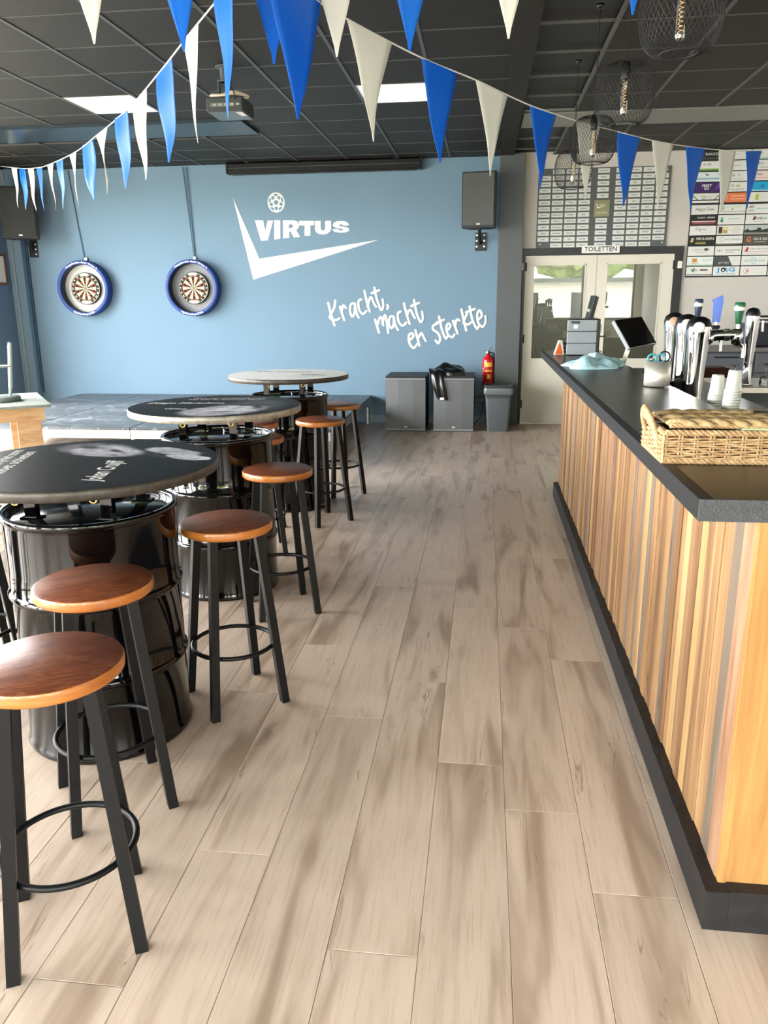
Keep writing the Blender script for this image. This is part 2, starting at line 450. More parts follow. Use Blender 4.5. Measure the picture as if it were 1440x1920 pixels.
# ground outside
struct(MB().box(-60, 60, -60, SY - 0.25, -0.25, -0.15).box(-60, LX - 0.25, SY - 0.25, 40, -0.25, -0.15).build('ground_outside', mat('pale_paving', '#a9aa9c', 0.9, var=0.15, vscale=0.6)))
# trees and a low white shed beyond the windows behind the camera, seen mirrored in the door glass
M_scr0 = mat('dark_window_glass', '#2a3138', 0.1)
M_leafy = mat('tree_foliage', '#8b9c5e', 0.8, var=0.5, vscale=6)
M_bark = mat('tree_bark', '#4b3d30', 0.9)
for k, (tx, ty, tr_) in enumerate(((-9, -19, 3.2), (-2, -22, 3.6), (4.5, -18, 2.8), (9.5, -21, 3.4), (15, -19, 3.0))):
    t = thing('tree', ['round green tree outside beyond the room corner', 'tall green tree outside, second along', 'smaller green tree outside before the shed end', 'green tree outside behind the shed', 'green tree outside at the row end'][k], 'tree', (tx, ty, -0.15), 0, 'trees outside')
    MB().tube([(0, 0, 0), (0, 0, 3.0)], [0.22, 0.14], 10).build('trunk', M_bark, t)
    bm = bmesh.new(); bmesh.ops.create_icosphere(bm, subdivisions=4, radius=1)
    for v in bm.verts:
        n_ = v.co.normalized(); v.co = n_ * tr_ * (0.8 + 0.35 * noise.noise(n_ * 2.5 + Vector((k, 0, 0))) + 0.2 * noise.noise(n_ * 8)); v.co.z = v.co.z * 0.8 + 4.2
    me = bpy.data.meshes.new('crown'); bm.to_mesh(me); bm.free(); me.materials.append(M_leafy); put('crown', me, t)
shd = thing('shed', 'low white shed outside the windows', 'shed', (4, -14.5, -0.15))
MB().box(-4, 7, -1.5, 1.5, 0, 2.3).build('wall', M_white, shd)
MB().prism([(-1.8, 2.3), (1.8, 2.3), (1.8, 2.45), (-1.8, 2.45)], -4.2, 7.2, Matrix(((0, 0, 1, 0), (1, 0, 0, 0), (0, 1, 0, 0), (0, 0, 0, 1)))).build('roof', M_dgrey, shd)
for x in (-2.5, 0, 2.5, 5): MB().rbox(x - 0.6, x + 0.6, 1.49, 1.53, 0.9, 1.9, 0.01).build('window', M_scr0, shd)
# pilaster beside the doors, corner pilaster, baseboards
struct(MB().rbox(PIL0, PIL1, WY - 0.16, WY + 0.02, 0, CZ, 0.004).build('trim_1', M_dgrey))
struct(MB().rbox(LX - 0.01, -5.915, WY - 0.12, WY + 0.01, 0, CZ, 0.004).build('trim_2', M_blue))
struct(MB().box(-1.45, PIL0, WY - 0.014, WY, 0, 0.095).build('baseboard_back', mat('grey_blue_baseboard', '#8fa2b2', 0.5)))
struct(MB().box(DX1 + 0.09, RX, WY - 0.014, WY, 0, 0.095).build('baseboard_right', M_white))

# ---------------------------------------------------------------- ceiling: tiles in rails
ceiling = struct(MB().box(LX - 0.2, RX + 0.2, SY - 0.2, WY + 0.15, CZ + 0.03, CZ + 0.2).build('ceiling', M_black))
GP = 0.604
GX = 0.757            # a rail runs at this x
GY = 5.50             # and one across at this y
tile_me = MB().box(0.012, GP - 0.012, 0.012, GP - 0.012, 0.0, 0.02).mesh('ceiling_tile', M_tile)
LIGHTS = [(-7, 2), (-3, 2)]
xs_ = [i for i in range(-12, 7)]
for i in xs_:
    for j in range(-4, 8):
        x = GX + GP * i; y = GY + GP * j
        if x < LX - 0.3 or x > RX or y + GP > WY + 0.3: continue
        if (i, j) in LIGHTS: continue
        if i == -1: continue                     # the long beam hides this row
        if j in (4,) : continue                  # the flat band across
        put('ceiling_tile', tile_me, ceiling, (x, y, CZ))
lt = MB()
for i in xs_:
    x = GX + GP * i
    MB().box(x - 0.012, x + 0.012, SY, WY - 0.01, CZ - 0.006, CZ + 0.012).build('rail', M_rail, ceiling)
for j in range(-14, 8):
    y = GY + GP * j
    MB().box(LX, RX, y - 0.006, y + 0.006, CZ - 0.003, CZ + 0.012).build('cross_rail', M_rail, ceiling)
struct(MB().box(PIL0, GX - 0.012 - GP + 0.15, SY, WY - 0.02, CZ - 0.02, CZ + 0.03).build('trim_3', M_tile))
struct(MB().box(GX - 0.45, RX, GY + 4 * GP, GY + 5 * GP - 0.02, CZ - 0.012, CZ + 0.03).build('trim_4', mat('grey_band_paint', '#80837c', 0.5)))
struct(MB().box(LX, -2.25, GY + 4 * GP - 0.25, GY + 5 * GP - 0.25, CZ - 0.03, CZ + 0.03).build('trim_5', mat('blue_black_gloss_band', '#23313a', 0.3)))
struct(MB().box(-2.25, PIL0, GY + 4 * GP, GY + 5 * GP, CZ, CZ + 0.03).build('trim_6', M_tile))
M_panel = mat('light_panel_diffuser', '#fbf9f2', 0.5, emit=0.35)
for n_, (i, j) in enumerate(LIGHTS):
    t = thing('ceiling_light', ['square white light panel in black ceiling above the dartboards', 'square white light panel in black ceiling, between the hanging pennants above the wall logo'][n_], 'ceiling light', (GX + GP * i, GY + GP * j, CZ), 0, 'square ceiling light panels')
    MB().box(0.025, GP - 0.025, 0.025, GP - 0.025, 0, 0.015).build('diffuser', M_panel, t)
    fr = MB()
    for b in ((0.01, GP - 0.01, 0.01, 0.025), (0.01, GP - 0.01, GP - 0.025, GP - 0.01), (0.01, 0.025, 0.025, GP - 0.025), (GP - 0.025, GP - 0.01, 0.025, GP - 0.025)):
        fr.box(*b, -0.003, 0.018)
    fr.build('frame', M_whitepl, t)

# ---------------------------------------------------------------- double door to the toilets
fr = MB()
FY = WY - 0.03
fr.box(DX0 - 0.045, DX0 + 0.03, FY, WY + 0.1, 0, DZ1 + 0.08).box(DX1 - 0.03, DX1 + 0.06, FY, WY + 0.1, 0, DZ1 + 0.08).box(DX0 + 0.03, DX1 - 0.03, FY, WY + 0.1, DZ1, DZ1 + 0.08)
struct(fr.build('trim_7', M_frame))
M_glass = thin_glass('door_glass', '#c9ccc6', 0.05)
DM = 1.312
def leaf(n, x0, x1, g0, g1, gz0, gz1, side):
    d = MB(); y0, y1 = WY - 0.005, WY + 0.035
    d.box(x0, g0, y0, y1, 0.01, DZ1 - 0.005).box(g1, x1, y0, y1, 0.01, DZ1 - 0.005).box(g0, g1, y0, y1, gz1, DZ1 - 0.005).box(g0, g1, y0, y1, 0.01, gz0)
    o = struct(d.build('door_%d' % n, M_offwhite))
    MB().box(g0 - 0.002, g1 + 0.002, WY + 0.010, WY + 0.016, gz0 - 0.002, gz1 + 0.002).build('pane', M_glass, o)
    b = MB()
    for q in ((g0, g1, gz1 - 0.014, gz1), (g0, g1, gz0, gz0 + 0.014), (g0, g0 + 0.014, gz0, gz1), (g1 - 0.014, g1, gz0, gz1)):
        b.box(q[0], q[1], WY - 0.009, WY + 0.01, q[2], q[3])
    b.build('bead', M_offwhite, o)
    MB().rbox(x0 + 0.04, x1 - 0.04, WY - 0.012, WY - 0.004, 0.03, 0.13, 0.003).build('kick_panel', M_offwhite, o)
    for z in (0.25, 1.05, 1.9):
        MB().cyl(0.009, z - 0.05, z + 0.05, 10, 0, (x0 + 0.004 if side < 0 else x1 - 0.004, WY - 0.014)).build('hinge', M_black, o)
    hx = x1 - 0.05 if side < 0 else x0 + 0.05
    h = MB().rbox(hx - 0.02, hx + 0.02, WY - 0.012, WY - 0.004, 0.95, 1.17, 0.004); h.tube([(hx, WY - 0.01, 1.08), (hx, WY - 0.05, 1.08), (hx + side * 0.1, WY - 0.055, 1.08)], 0.009, 8)
    h.build('handle', M_black, o)
    return o
leaf(1, DX0 + 0.035, DM - 0.006, 0.566, 1.19, 0.80, 1.925, -1)
leaf(2, DM + 0.006, DX1 - 0.035, 1.425, 2.06, 0.80, 1.93, 1)
for x, nm in ((DX0 - 0.02, 'beside the pillar'), (DX1 + 0.025, 'beside the sponsor board')):
    tag(MB().rbox(x - 0.025, x + 0.025, FY - 0.025, FY - 0.001, 1.86, 1.94, 0.004).build('door_contact', M_whitepl), 'small white sensor box on dark door frame ' + nm, 'sensor')
s = thing('toilet_sign', 'white sign reading TOILETTEN in black above double doors', 'sign', (1.34, FY - 0.016, 2.087))
MB().rbox(-0.218, 0.218, -0.004, 0.005, -0.042, 0.042, 0.002).build('plate', M_print, s)
add_text(MB(), 'TOILETTEN', 0.075, WALLM(-0.0046), 0, 0.375, 0.012, 0, 1.0).build('lettering', M_black, s)

# ---------------------------------------------------------------- the bar: timber front, black kick boards, dark counter
BTOP = 1.115; BTH = 0.048
KX, KY0, KY1 = 0.576, 1.722, 6.28         # outer faces of the kick boards
WX, WY0, WY1 = 0.612, 1.757, 6.26         # timber face
CXF, CXB = 0.462, 0.905                   # counter front and back edge
CY0, CY1 = 1.697, 6.75
BX1 = 2.6                                 # the near leg of the bar runs on to here
KZ = 0.112
bar = thing('bar_counter', 'long bar faced with upright reclaimed wood planks above a black kick board', 'bar', (0, 0, 0))
core = MB().box(WX + 0.022, 0.86, WY0 + 0.022, WY1, 0, BTOP - BTH - 0.001).box(0.86, BX1, WY0 + 0.022, WY0 + 0.35, 0, BTOP - BTH - 0.001)
core.build('body', mat('dark_board', '#2a241f', 0.7), bar)
PAL = [[(0.25, '#6b4d33'), (0.5, '#96734f'), (0.75, '#ae8e67')],      # warm pine
       [(0.25, '#624730'), (0.5, '#8a6947'), (0.75, '#a17f5c')],      # tan
       [(0.25, '#574a3f'), (0.5, '#756758'), (0.75, '#8b7d71')],      # weathered grey
       [(0.25, '#543a26'), (0.5, '#79593c'), (0.75, '#936f4e')],      # brown
       [(0.25, '#846443'), (0.5, '#a9875a'), (0.75, '#bd9e74')],      # yellow
       [(0.25, '#704930'), (0.5, '#937057'), (0.75, '#a7866c')]]      # reddish
PM = [wood('bar_plank_wood_%s' % n, st, (9, 9, 0.55), 2.2, 0.6, 0, 0.7, (1.0, (7, 7, 1.6), 0.12, 0.8), spec=0.3, tone=0.08, knot_col='#3c2a1c') for n, st in zip(('pine', 'tan', 'grey', 'brown', 'yellow', 'red'), PAL)]
PZ0, PZ1 = KZ - 0.01, BTOP - BTH - 0.001
rb = random.Random(11)
y = WY0 + 0.022
near = [(0.075, 5), (0.066, 2), (0.082, 0), (0.07, 0), (0.062, 1), (0.058, 4), (0.05, 3), (0.055, 1), (0.06, 4), (0.05, 0), (0.06, 3), (0.055, 2), (0.05, 0)]
i = 0
while y < WY1 - 0.01:
    if i < len(near): w, c = near[i]
    else: w, c = rb.uniform(0.034, 0.06), rb.choice([0, 0, 1, 1, 2, 2, 3, 3, 4, 5])
    w = min(w, WY1 - y)
    d = rb.uniform(-0.004, 0.003)
    MB().rbox(0, 0.022 - d, 0.0006, w - 0.0006, 0, PZ1 - PZ0, 0.0015, 0, 1).build('plank', PM[c], bar, (WX + d, y, PZ0))
    y += w; i += 1
PM.append(wood('bar_end_board_wood', [(0.25, '#7d5a32'), (0.5, '#a67a47'), (0.75, '#ba9259')], (9, 9, 0.55), 2.2, 0.6, 0, 0.7, (1.0, (5, 5, 1.6), 0.1, 0.8), spec=0.3, tone=0.05, knot_col='#3c2a1c'))
x = WX
for w, c in ((0.31, 6), (0.2, 0), (0.26, 6), (0.22, 5), (0.3, 0), (0.28, 6), (0.28, 1)):
    MB().rbox(0.001, w - 0.001, 0, 0.022, 0, PZ1 - PZ0, 0.0015, 0, 1).build('end_board', PM[c], bar, (x, WY0 + rb.uniform(-0.002, 0.002), PZ0))
    x += w
# worn black kick boards
def worn_black(name):
    m = mat(name, '#1f2023', 0.55)
    nt = m.node_tree; N = nt.nodes.new; L = nt.links.new; b = nt.nodes['Principled BSDF']
    tc = N('ShaderNodeTexCoord'); v = N('ShaderNodeTexNoise'); v.inputs['Scale'].default_value = 26; v.inputs['Detail'].default_value = 8; v.inputs['Roughness'].default_value = 0.7
    L(tc.outputs['Object'], v.inputs['Vector'])
    rp = N('ShaderNodeValToRGB'); rp.color_ramp.elements[0].position = 0.45; rp.color_ramp.elements[0].color = lin('#101113')
    rp.color_ramp.elements[1].position = 0.62; rp.color_ramp.elements[1].color = lin('#1c1c20')
    e = rp.color_ramp.elements.new(0.74); e.color = lin('#222226'); e2 = rp.color_ramp.elements.new(0.77); e2.color = lin('#a08a68')
    L(v.outputs['Fac'], rp.inputs[0]); L(rp.outputs[0], b.inputs['Base Color'])
    bp = N('ShaderNodeBump'); bp.inputs['Strength'].default_value = 0.3; bp.inputs['Distance'].default_value = 0.004; L(v.outputs['Fac'], bp.inputs['Height']); L(bp.outputs[0], b.inputs['Normal'])
    return m
M_kick = worn_black('worn_black_board')
def jag(mb, x0, x1, y0, y1, z1, n, axis):
    """a board whose top inner edge is chipped here and there"""
    rk = random.Random(3); vs = []; fs = []
    for i in range(n + 1):
        t = i / n
        ch = 0.006 * abs(noise.noise(Vector((i * 0.37, 2.1, 0)))) + (0.010 if rk.random() > 0.86 else 0)
        if axis == 'y':
            yy = y0 + (y1 - y0) * t
            vs += [(x0, yy, 0), (x0, yy, z1 - ch * 0.7), (x0 + 0.008 + ch * 0.8, yy, z1), (x1, yy, z1), (x1, yy, 0)]
        else:
            xx = x0 + (x1 - x0) * t
            vs += [(xx, y0, 0), (xx, y0, z1 - ch * 0.7), (xx, y0 + 0.008 + ch * 0.8, z1), (xx, y1, z1), (xx, y1, 0)]
    for i in range(n):
        for k in range(4):
            q = (i * 5 + k, i * 5 + k + 1, (i + 1) * 5 + k + 1, (i + 1) * 5 + k)
            fs.append(q[::-1] if axis == 'y' else q)
    fs += [tuple(range(5)), tuple(n * 5 + k for k in range(5))]
    return mb.add(vs, fs)
jag(MB(), KX, WX + 0.02, KY0, KY1, KZ, 120, 'y').build('kick_board', M_kick, bar)
jag(MB(), WX + 0.0205, BX1, KY0, WY0 + 0.02, KZ + 0.004, 50, 'x').build('kick_board', M_kick, bar)

top = thing('bar_worktop', 'dark grey bar counter top with thick black edge and grey textured near end', 'worktop', (0, 0, BTOP))
M_ctop = mat('dark_laminate', '#0f0f0e', 0.30, spec=0.38, bump=0.03, bscale=350)
M_edge = mat('black_edge_strip', '#0c0d10', 0.5)
M_edge2 = mat('grey_textured_edge', '#43464a', 0.6, bump=0.6, bscale=160, var=0.12, vscale=60)
JY = 3.62
NB = 2.42      # back edge of the near leg
b = MB()
b.box(CXF + 0.03, BX1, CY0 + 0.004, NB, -BTH, 0).box(CXF + 0.03, CXB, NB, JY - 0.001, -BTH, 0).box(CXF + 0.03, CXB, JY + 0.001, CY1, -BTH, 0)
b.build('board', M_ctop, top)
MB().rbox(CXF, CXF + 0.0298, CY0, CY1, -BTH, 0.0005, 0.0015, 0, 1).build('edge_strip', M_edge, top)
MB().box(CXF + 0.001, BX1, CY0 - 0.003, CY0 + 0.0035, -BTH, 0.0002).build('end_strip', M_edge2, top)

# ---------------------------------------------------------------- wicker basket on the near end of the bar
def wicker(name):
    m = wood(name, [(0.25, '#8d6d4e'), (0.5, '#b8966f'), (0.72, '#d2b892')], (30, 30, 30), 1.5, 0.6, 0, 0.3, None, spec=0.3)
    return m
M_wick = wicker('wicker')
M_wick2 = wicker('pale_wicker')
KB = thing('wicker_basket', 'rectangular wicker basket with woven lid standing on near end of bar', 'basket', (CXF + 0.004, 2.075, BTOP + 0.002))
BL, BD, BHt = 0.62, 0.26, 0.078
MB().box(0.012, BL - 0.012, 0.012, BD - 0.012, 0.004, BHt - 0.01).build('liner', mat('basket_gap_shade', '#5e452f', 0.8), KB)  # inner box coloured dark to stand for shade in the weave gaps
st = MB(); wv = MB()
def wall_weave(p0, p1, nx):
    p0 = Vector(p0); p1 = Vector(p1); d = p1 - p0; Ln = d.length; d.normalize(); nrm = Vector((d.y, -d.x, 0))
    for k in range(nx + 1):
        q = p0 + d * (Ln * k / nx)
        for o in (-0.004, 0.004):
            st.tube([q + d * o + nrm * 0.003 + Vector((0, 0, 0.006)), q + d * o + nrm * 0.003 + Vector((0, 0, BHt - 0.006))], 0.0028, 6)
    rows = 9
    for r_ in range(rows):
        z = 0.014 + (BHt - 0.028) * r_ / (rows - 1)
        pts = []
        for k in range(nx * 2 + 1):
            off = (0.0055 if (k // 1 + r_) % 4 in (0, 1) else -0.001) if k % 2 == 0 else 0.002
            s_ = 1 if ((k // 2) + r_) % 2 == 0 else -1
            pts.append(p0 + d * (Ln * k / (nx * 2)) + nrm * ((0.007 if s_ > 0 else 0.0) if k % 2 == 0 else 0.0035) + Vector((0, 0, z + 0.0012 * math.sin(k * 1.7 + r_ * 2.3))))
        wv.tube(spline(pts, 3), 0.0033, 5)
wall_weave((0, 0, 0), (BL, 0, 0), 16)
wall_weave((0, BD, 0), (0, 0, 0), 7)
wall_weave((BL, 0, 0), (BL, BD, 0), 7)
st.build('stake', M_wick2, KB)['kind'] = 'stuff'
wv.build('weave', M_wick, KB)['kind'] = 'stuff'
def rope(mb, pts, r, tw=60.0):
    """three strands twisted round a line"""
    pts = [Vector(p) for p in pts]
    for s_ in range(3):
        q = []; acc = 0
        for i, p in enumerate(pts):
            if i: acc += (p - pts[i - 1]).length
            t = (pts[min(i + 1, len(pts) - 1)] - pts[max(i - 1, 0)]).normalized(); u = t.orthogonal().normalized(); w_ = t.cross(u)
            a = acc * tw + s_ * 2 * math.pi / 3
            q.append(p + (u * math.cos(a) + w_ * math.sin(a)) * r * 0.55)
        mb.tube(q, r * 0.62, 5)
    return mb
def line(a, b, n): return [Vector(a).lerp(Vector(b), i / n) for i in range(n + 1)]
for z, nm in ((0.006, 'foot_rim'), (BHt, 'top_rim')):
    rm = MB()
    rope(rm, line((0, 0, z), (BL, 0, z), 110), 0.0085, 150); rope(rm, line((0, 0, z), (0, BD, z), 50), 0.0085, 150); rope(rm, line((BL, 0, z), (BL, BD, z), 50), 0.0085, 150); rope(rm, line((0, BD, z), (BL, BD, z), 110), 0.0085, 150)
    rm.build(nm, M_wick2, KB)
hd = MB()
for o in (-0.007, 0.0, 0.007):
    hd.tube(spline([(o * 0.3, 0.06, BHt - 0.05), (-0.016, 0.075 - o, BHt + 0.008), (-0.026, 0.12, BHt + 0.034 + o * 1.4), (-0.026, 0.165, BHt + 0.034 + o * 1.4), (-0.016, 0.21 + o, BHt + 0.008), (o * 0.3, 0.225, BHt - 0.05)], 6), 0.007, 7)
hd.build('handle', M_wick, KB)
lid = MB(); lz = BHt + 0.010
lid.rbox(0.015, BL - 0.004, 0.02, BD - 0.004, lz, lz + 0.012, 0.005)
lo = lid.build('lid', M_wick2, KB)
M_braid = wood('braided_hyacinth', [(0.25, '#96794f'), (0.5, '#bd9f74'), (0.75, '#d6bf96')], (40, 12, 20), 1.6, 0.6, 0, 0.3, None, spec=0.25)
leaf_me = {}
def strand(sg):
    if sg in leaf_me: return leaf_me[sg]
    vs = []; fs = []; n = 8; m = 6
    for i in range(n + 1):
        t = i / n * 2 - 1; wd = 0.021 * math.sqrt(max(0.05, 1 - t * t))
        for k in range(m + 1):
            a = math.pi * k / m
            vs.append((t * 0.036, sg * t * 0.020 + wd * math.cos(a), 0.016 * math.sin(a) * math.sqrt(max(0.03, 1 - t * t))))
    for i in range(n):
        for k in range(m):
            fs.append((i * (m + 1) + k, (i + 1) * (m + 1) + k, (i + 1) * (m + 1) + k + 1, i * (m + 1) + k + 1))
    leaf_me[sg] = MB().add(vs, fs, 0, True).mesh('strand', M_braid)
    return leaf_me[sg]
nr = 6
for r_ in range(nr):
    yb = 0.036 + (BD - 0.07) * r_ / (nr - 1)
    for k in range(13):
        put('strand', strand(1 if r_ % 2 else -1), lo, (0.045 + k * 0.0435 + (0.02 if r_ % 2 else 0), yb, lz + 0.007))
rope(MB(), line((0.015, 0.02, lz + 0.006), (BL - 0.004, 0.02, lz + 0.006), 110), 0.007, 160).build('lid_rim', M_wick2, lo)
tie = MB().rbox(0.298, 0.326, -0.012, 0.03, BHt - 0.012, lz + 0.014, 0.004); tie.build('clasp', M_wick, KB)
for k, (x0, x1, hx_) in enumerate(((0.19, 0.28, '#bfe0b4'), (0.335, 0.375, '#a9d8a0'), (0.42, 0.55, '#f2b84a'))):
    tag(MB().rbox(KB.location.x + x0, KB.location.x + x1, KB.location.y + 0.014, KB.location.y + 0.12, BTOP + BHt + 0.002, BTOP + BHt + 0.013, 0.002).build('packet', mat('packet_%s' % hx_[1:], hx_, 0.5)), ['pale green packet peeping out under basket lid', 'small green packet beside the basket clasp', 'yellow packet peeping out under basket lid'][k], 'packet', 'packets in the basket')
tg = MB().add([Vector((0.36, 0.09, lz + 0.028)), (0.385, 0.075, lz + 0.026), (0.39, 0.095, lz + 0.027), (0.366, 0.11, lz + 0.029)], [(0, 1, 2, 3)])
rbn = MB(); rbn.tube(spline([(0.26, 0.16, lz + 0.024), (0.33, 0.15, lz + 0.026), (0.42, 0.165, lz + 0.024), (0.5, 0.15, lz + 0.026), (0.56, 0.165, lz + 0.024)], 8), 0.0035, 6)
rbn.tube(spline([(0.29, 0.14, lz + 0.024), (0.36, 0.17, lz + 0.027), (0.45, 0.145, lz + 0.024)], 8), 0.003, 6)
rbn.build('tie_cord', M_black, KB)

# ---------------------------------------------------------------- brushed steel cutlery pot with scissors
pc = PZ(1235, 727, BTOP); pc = Vector((0.829, 3.965, BTOP + 0.001))
def brushed(name):
    m = mat(name, '#d0ccc2', 0.5, 0.75)
    nt = m.node_tree; N = nt.nodes.new; L = nt.links.new; b = nt.nodes['Principled BSDF']
    b.inputs['Anisotropic'].default_value = 0.6
    return m
M_brush = brushed('brushed_steel_pot')
pot = MB().lathe([(0.0, 0.003), (0.0575, 0.003), (0.060, 0.006), (0.060, 0.121), (0.0565, 0.121), (0.0565, 0.01), (0, 0.01)], 40)
tag(pot.build('steel_pot', M_brush, None, pc), 'brushed steel utensil pot on the bar counter', 'pot')
M_teal = mat('teal_plastic', '#4f9fb4', 0.4)
sc = thing('scissors', 'teal-handled scissors standing in the steel pot', 'scissors', pc + Vector((-0.012, 0.0, 0.012)))
for sx in (-1, 1):
    pts = [(sx * 0.02 + 0.019 * math.cos(a), -0.01, 0.122 + 0.019 * math.sin(a)) for a in [2 * math.pi * k / 16 for k in range(16)]]
    MB().tube(pts, 0.005, 7, 0, True).build('handle', M_teal, sc)
    MB().bar((sx * 0.012, -0.01, 0.105), (-sx * 0.004, -0.01, 0.002), 0.012, 0.003).build('blade', M_steel, sc)
sc2 = thing('bottle_opener', 'black-looped opener standing in the steel pot beside the scissors', 'opener', pc + Vector((0.03, 0.01, 0.012)))
MB().tube([(0.024 * math.cos(a), 0, 0.128 + 0.024 * math.sin(a)) for a in [2 * math.pi * k / 18 for k in range(18)]], 0.0045, 7, 0, True).build('loop', M_blackpl, sc2)
MB().bar((0, 0, 0.105), (-0.005, 0, 0.0), 0.014, 0.006).build('shank', M_steel, sc2)

# ---------------------------------------------------------------- light blue cloth
def cloth(name, outline, h, n_ang, n_rad, mtl, loc, seed, label, cat):
    vs = []; fs = []
    for j in range(n_rad + 1):
        t = j / n_rad
        for i in range(n_ang):
            a = 2 * math.pi * i / n_ang
            r0 = outline(a) * t
            x, y_ = r0 * math.cos(a), r0 * math.sin(a)
            z = h * (1 - t ** 5) * (0.42 + 1.3 * abs(noise.noise(Vector((x * 7, y_ * 6, seed + 2))))) + 0.014 * noise.noise(Vector((x * 24, y_ * 24, seed))) * (1 - t) + 0.016 * abs(noise.noise(Vector((math.cos(a) * 2.4, math.sin(a) * 2.4, seed + t)))) * (1 - 0.3 * t) * (t > 0)
            vs.append((x, y_, max(0.004, z)))
    for j in range(n_rad):
        for i in range(n_ang):
            i2 = (i + 1) % n_ang
            fs.append((j * n_ang + i, (j + 1) * n_ang + i, (j + 1) * n_ang + i2, j * n_ang + i2))
    # turn the border down to the surface so the cloth has a thickness
    o = len(vs)
    for i in range(n_ang):
        p = vs[n_rad * n_ang + i]; vs.append((p[0] * 0.995, p[1] * 0.995, 0.0))
    for i in range(n_ang):
        fs.append((n_rad * n_ang + i, o + i, o + (i + 1) % n_ang, n_rad * n_ang + (i + 1) % n_ang))
    return tag(MB().add(vs, fs, 0, True).build(name, mtl, None, loc), label, cat)
cloth('cleaning_cloth', lambda a: 0.165 + 0.02 * math.sin(3 * a + 1) + 0.018 * math.sin(5 * a) + 0.05 * abs(math.sin(a)), 0.062, 80, 16, mat('light_blue_cloth', '#b4dbe6', 0.9, bump=0.4, bscale=90), (0.675, 5.12, BTOP + 0.001), 4.0, 'crumpled light blue cleaning cloth lying on the bar', 'cloth')

# ---------------------------------------------------------------- grey drawer unit, orange card, screens
du = thing('drawer_box', 'grey three-tier box with black side standing at far end of bar', 'box', (0.735, 6.25, BTOP + 0.001), R(-4))
MB().rbox(-0.112, 0.122, -0.10, 0.14, 0.0, 0.265, 0.006).build('casing', M_blackpl, du)
M_gbox = mat('grey_box_plastic', '#8b9197', 0.45)
for k in range(3):
    o = MB().rbox(-0.116, 0.100, -0.112, -0.09, 0.004 + k * 0.086, 0.087 + k * 0.086, 0.006).build('drawer_front', M_gbox, du)
    if k == 2:
        MB().box(-0.09, -0.025, -0.1132, -0.1119, 0.232, 0.25).build('label_plate', M_blackpl, o)
        e = MB(); e.disc(0.016, 0, 20, 0, (-0.055, 0.21), WALLM(-0.1126)); e.build('emblem', M_whitepl, o)
tri = thing('orange_card', 'orange and white folded card standing beside the grey box', 'card', (0.575, 6.26, BTOP + 0.001), R(10))
MB().prism([(-0.045, 0), (0.03, 0), (0.012, 0.105), (-0.012, 0.105)], -0.015, 0.015, Matrix.Rotation(R(90), 4, 'X')).build('card', M_whitepl, tri)
MB().prism([(-0.041, 0.004), (0.018, 0.004), (-0.006, 0.095)], 0.0152, 0.0165, Matrix.Rotation(R(90), 4, 'X')).build('print', mat('orange_print', '#ef6a1a', 0.5), tri)
for k in range(3): MB().rbox(0.02, 0.05, -0.012, 0.012, 0.008 + k * 0.03, 0.03 + k * 0.03, 0.006).build('clip', M_blackpl, tri)
M_scr = mat('black_screen_glass', '#060607', 0.06, spec=0.6)
cs = thing('customer_display', 'upright black display seen edge-on behind the grey box', 'screen', (0.80, 6.56, BTOP + 0.001))
mm = Matrix.Translation((0.02, 0, 0.315)) @ Matrix.Rotation(R(12), 4, 'Y')
MB().rbox(-0.010, 0.010, -0.12, 0.12, -0.12, 0.12, 0.004, M=mm).build('shell', M_blackpl, cs)
MB().rbox(0.011, 0.026, -0.115, 0.115, -0.115, 0.115, 0.003, M=mm).build('panel', M_blackpl, cs)
MB().bar((0.0, 0, 0.33), (0.11, 0, 0.2), 0.03, 0.02).bar((0.11, 0, 0.2), (0.07, 0, 0.0), 0.03, 0.02).rbox(-0.02, 0.12, -0.07, 0.07, 0, 0.012, 0.004).build('stand', M_steel, cs)
# touch till on its arm, on the shelf behind the counter
till = thing('touch_till', 'tilted black touch screen till on a metal arm behind the bar', 'till', (1.05, 5.75, 1.0))
A = PY(1152, 600, 5.62); Bq = PY(1196, 594, 5.86); Cq = PY(1225, 646, 5.80); Dq = PY(1182, 653, 5.55)
cen = (A + Bq + Cq + Dq) / 4
ux = (Bq - A).normalized(); uz = (A - Dq).normalized(); un = ux.cross(uz).normalized(); uz = un.cross(ux)
wv_, hv_ = 0.36, (A - Dq).length
cen2 = A + ux * (wv_ / 2) - uz * (hv_ / 2)
MM = Matrix((ux, uz, un)).transposed().to_4x4(); MM.translation = cen2 - Vector(till.location)
MB().rbox(-wv_ / 2, wv_ / 2, -hv_ / 2, hv_ / 2, -0.03, -0.002, 0.005, M=MM).build('housing', M_greypl, till)
MB().rbox(-wv_ / 2 + .003, wv_ / 2 - .003, -hv_ / 2 + .003, hv_ / 2 - .003, -0.003, 0.002, 0.002, M=MM).build('screen', M_scr, till)
c0 = cen2 - un * 0.03 - Vector(till.location)
foot = Vector((-0.10, 0.0, 0.0))
MB().bar(c0, foot + Vector((0, 0, 0.02)), 0.05, 0.03).build('arm', M_steel, till)
MB().rbox(-0.17, 0.07, -0.1, 0.1, 0.0, 0.022, 0.006).build('base', M_blackpl, till)

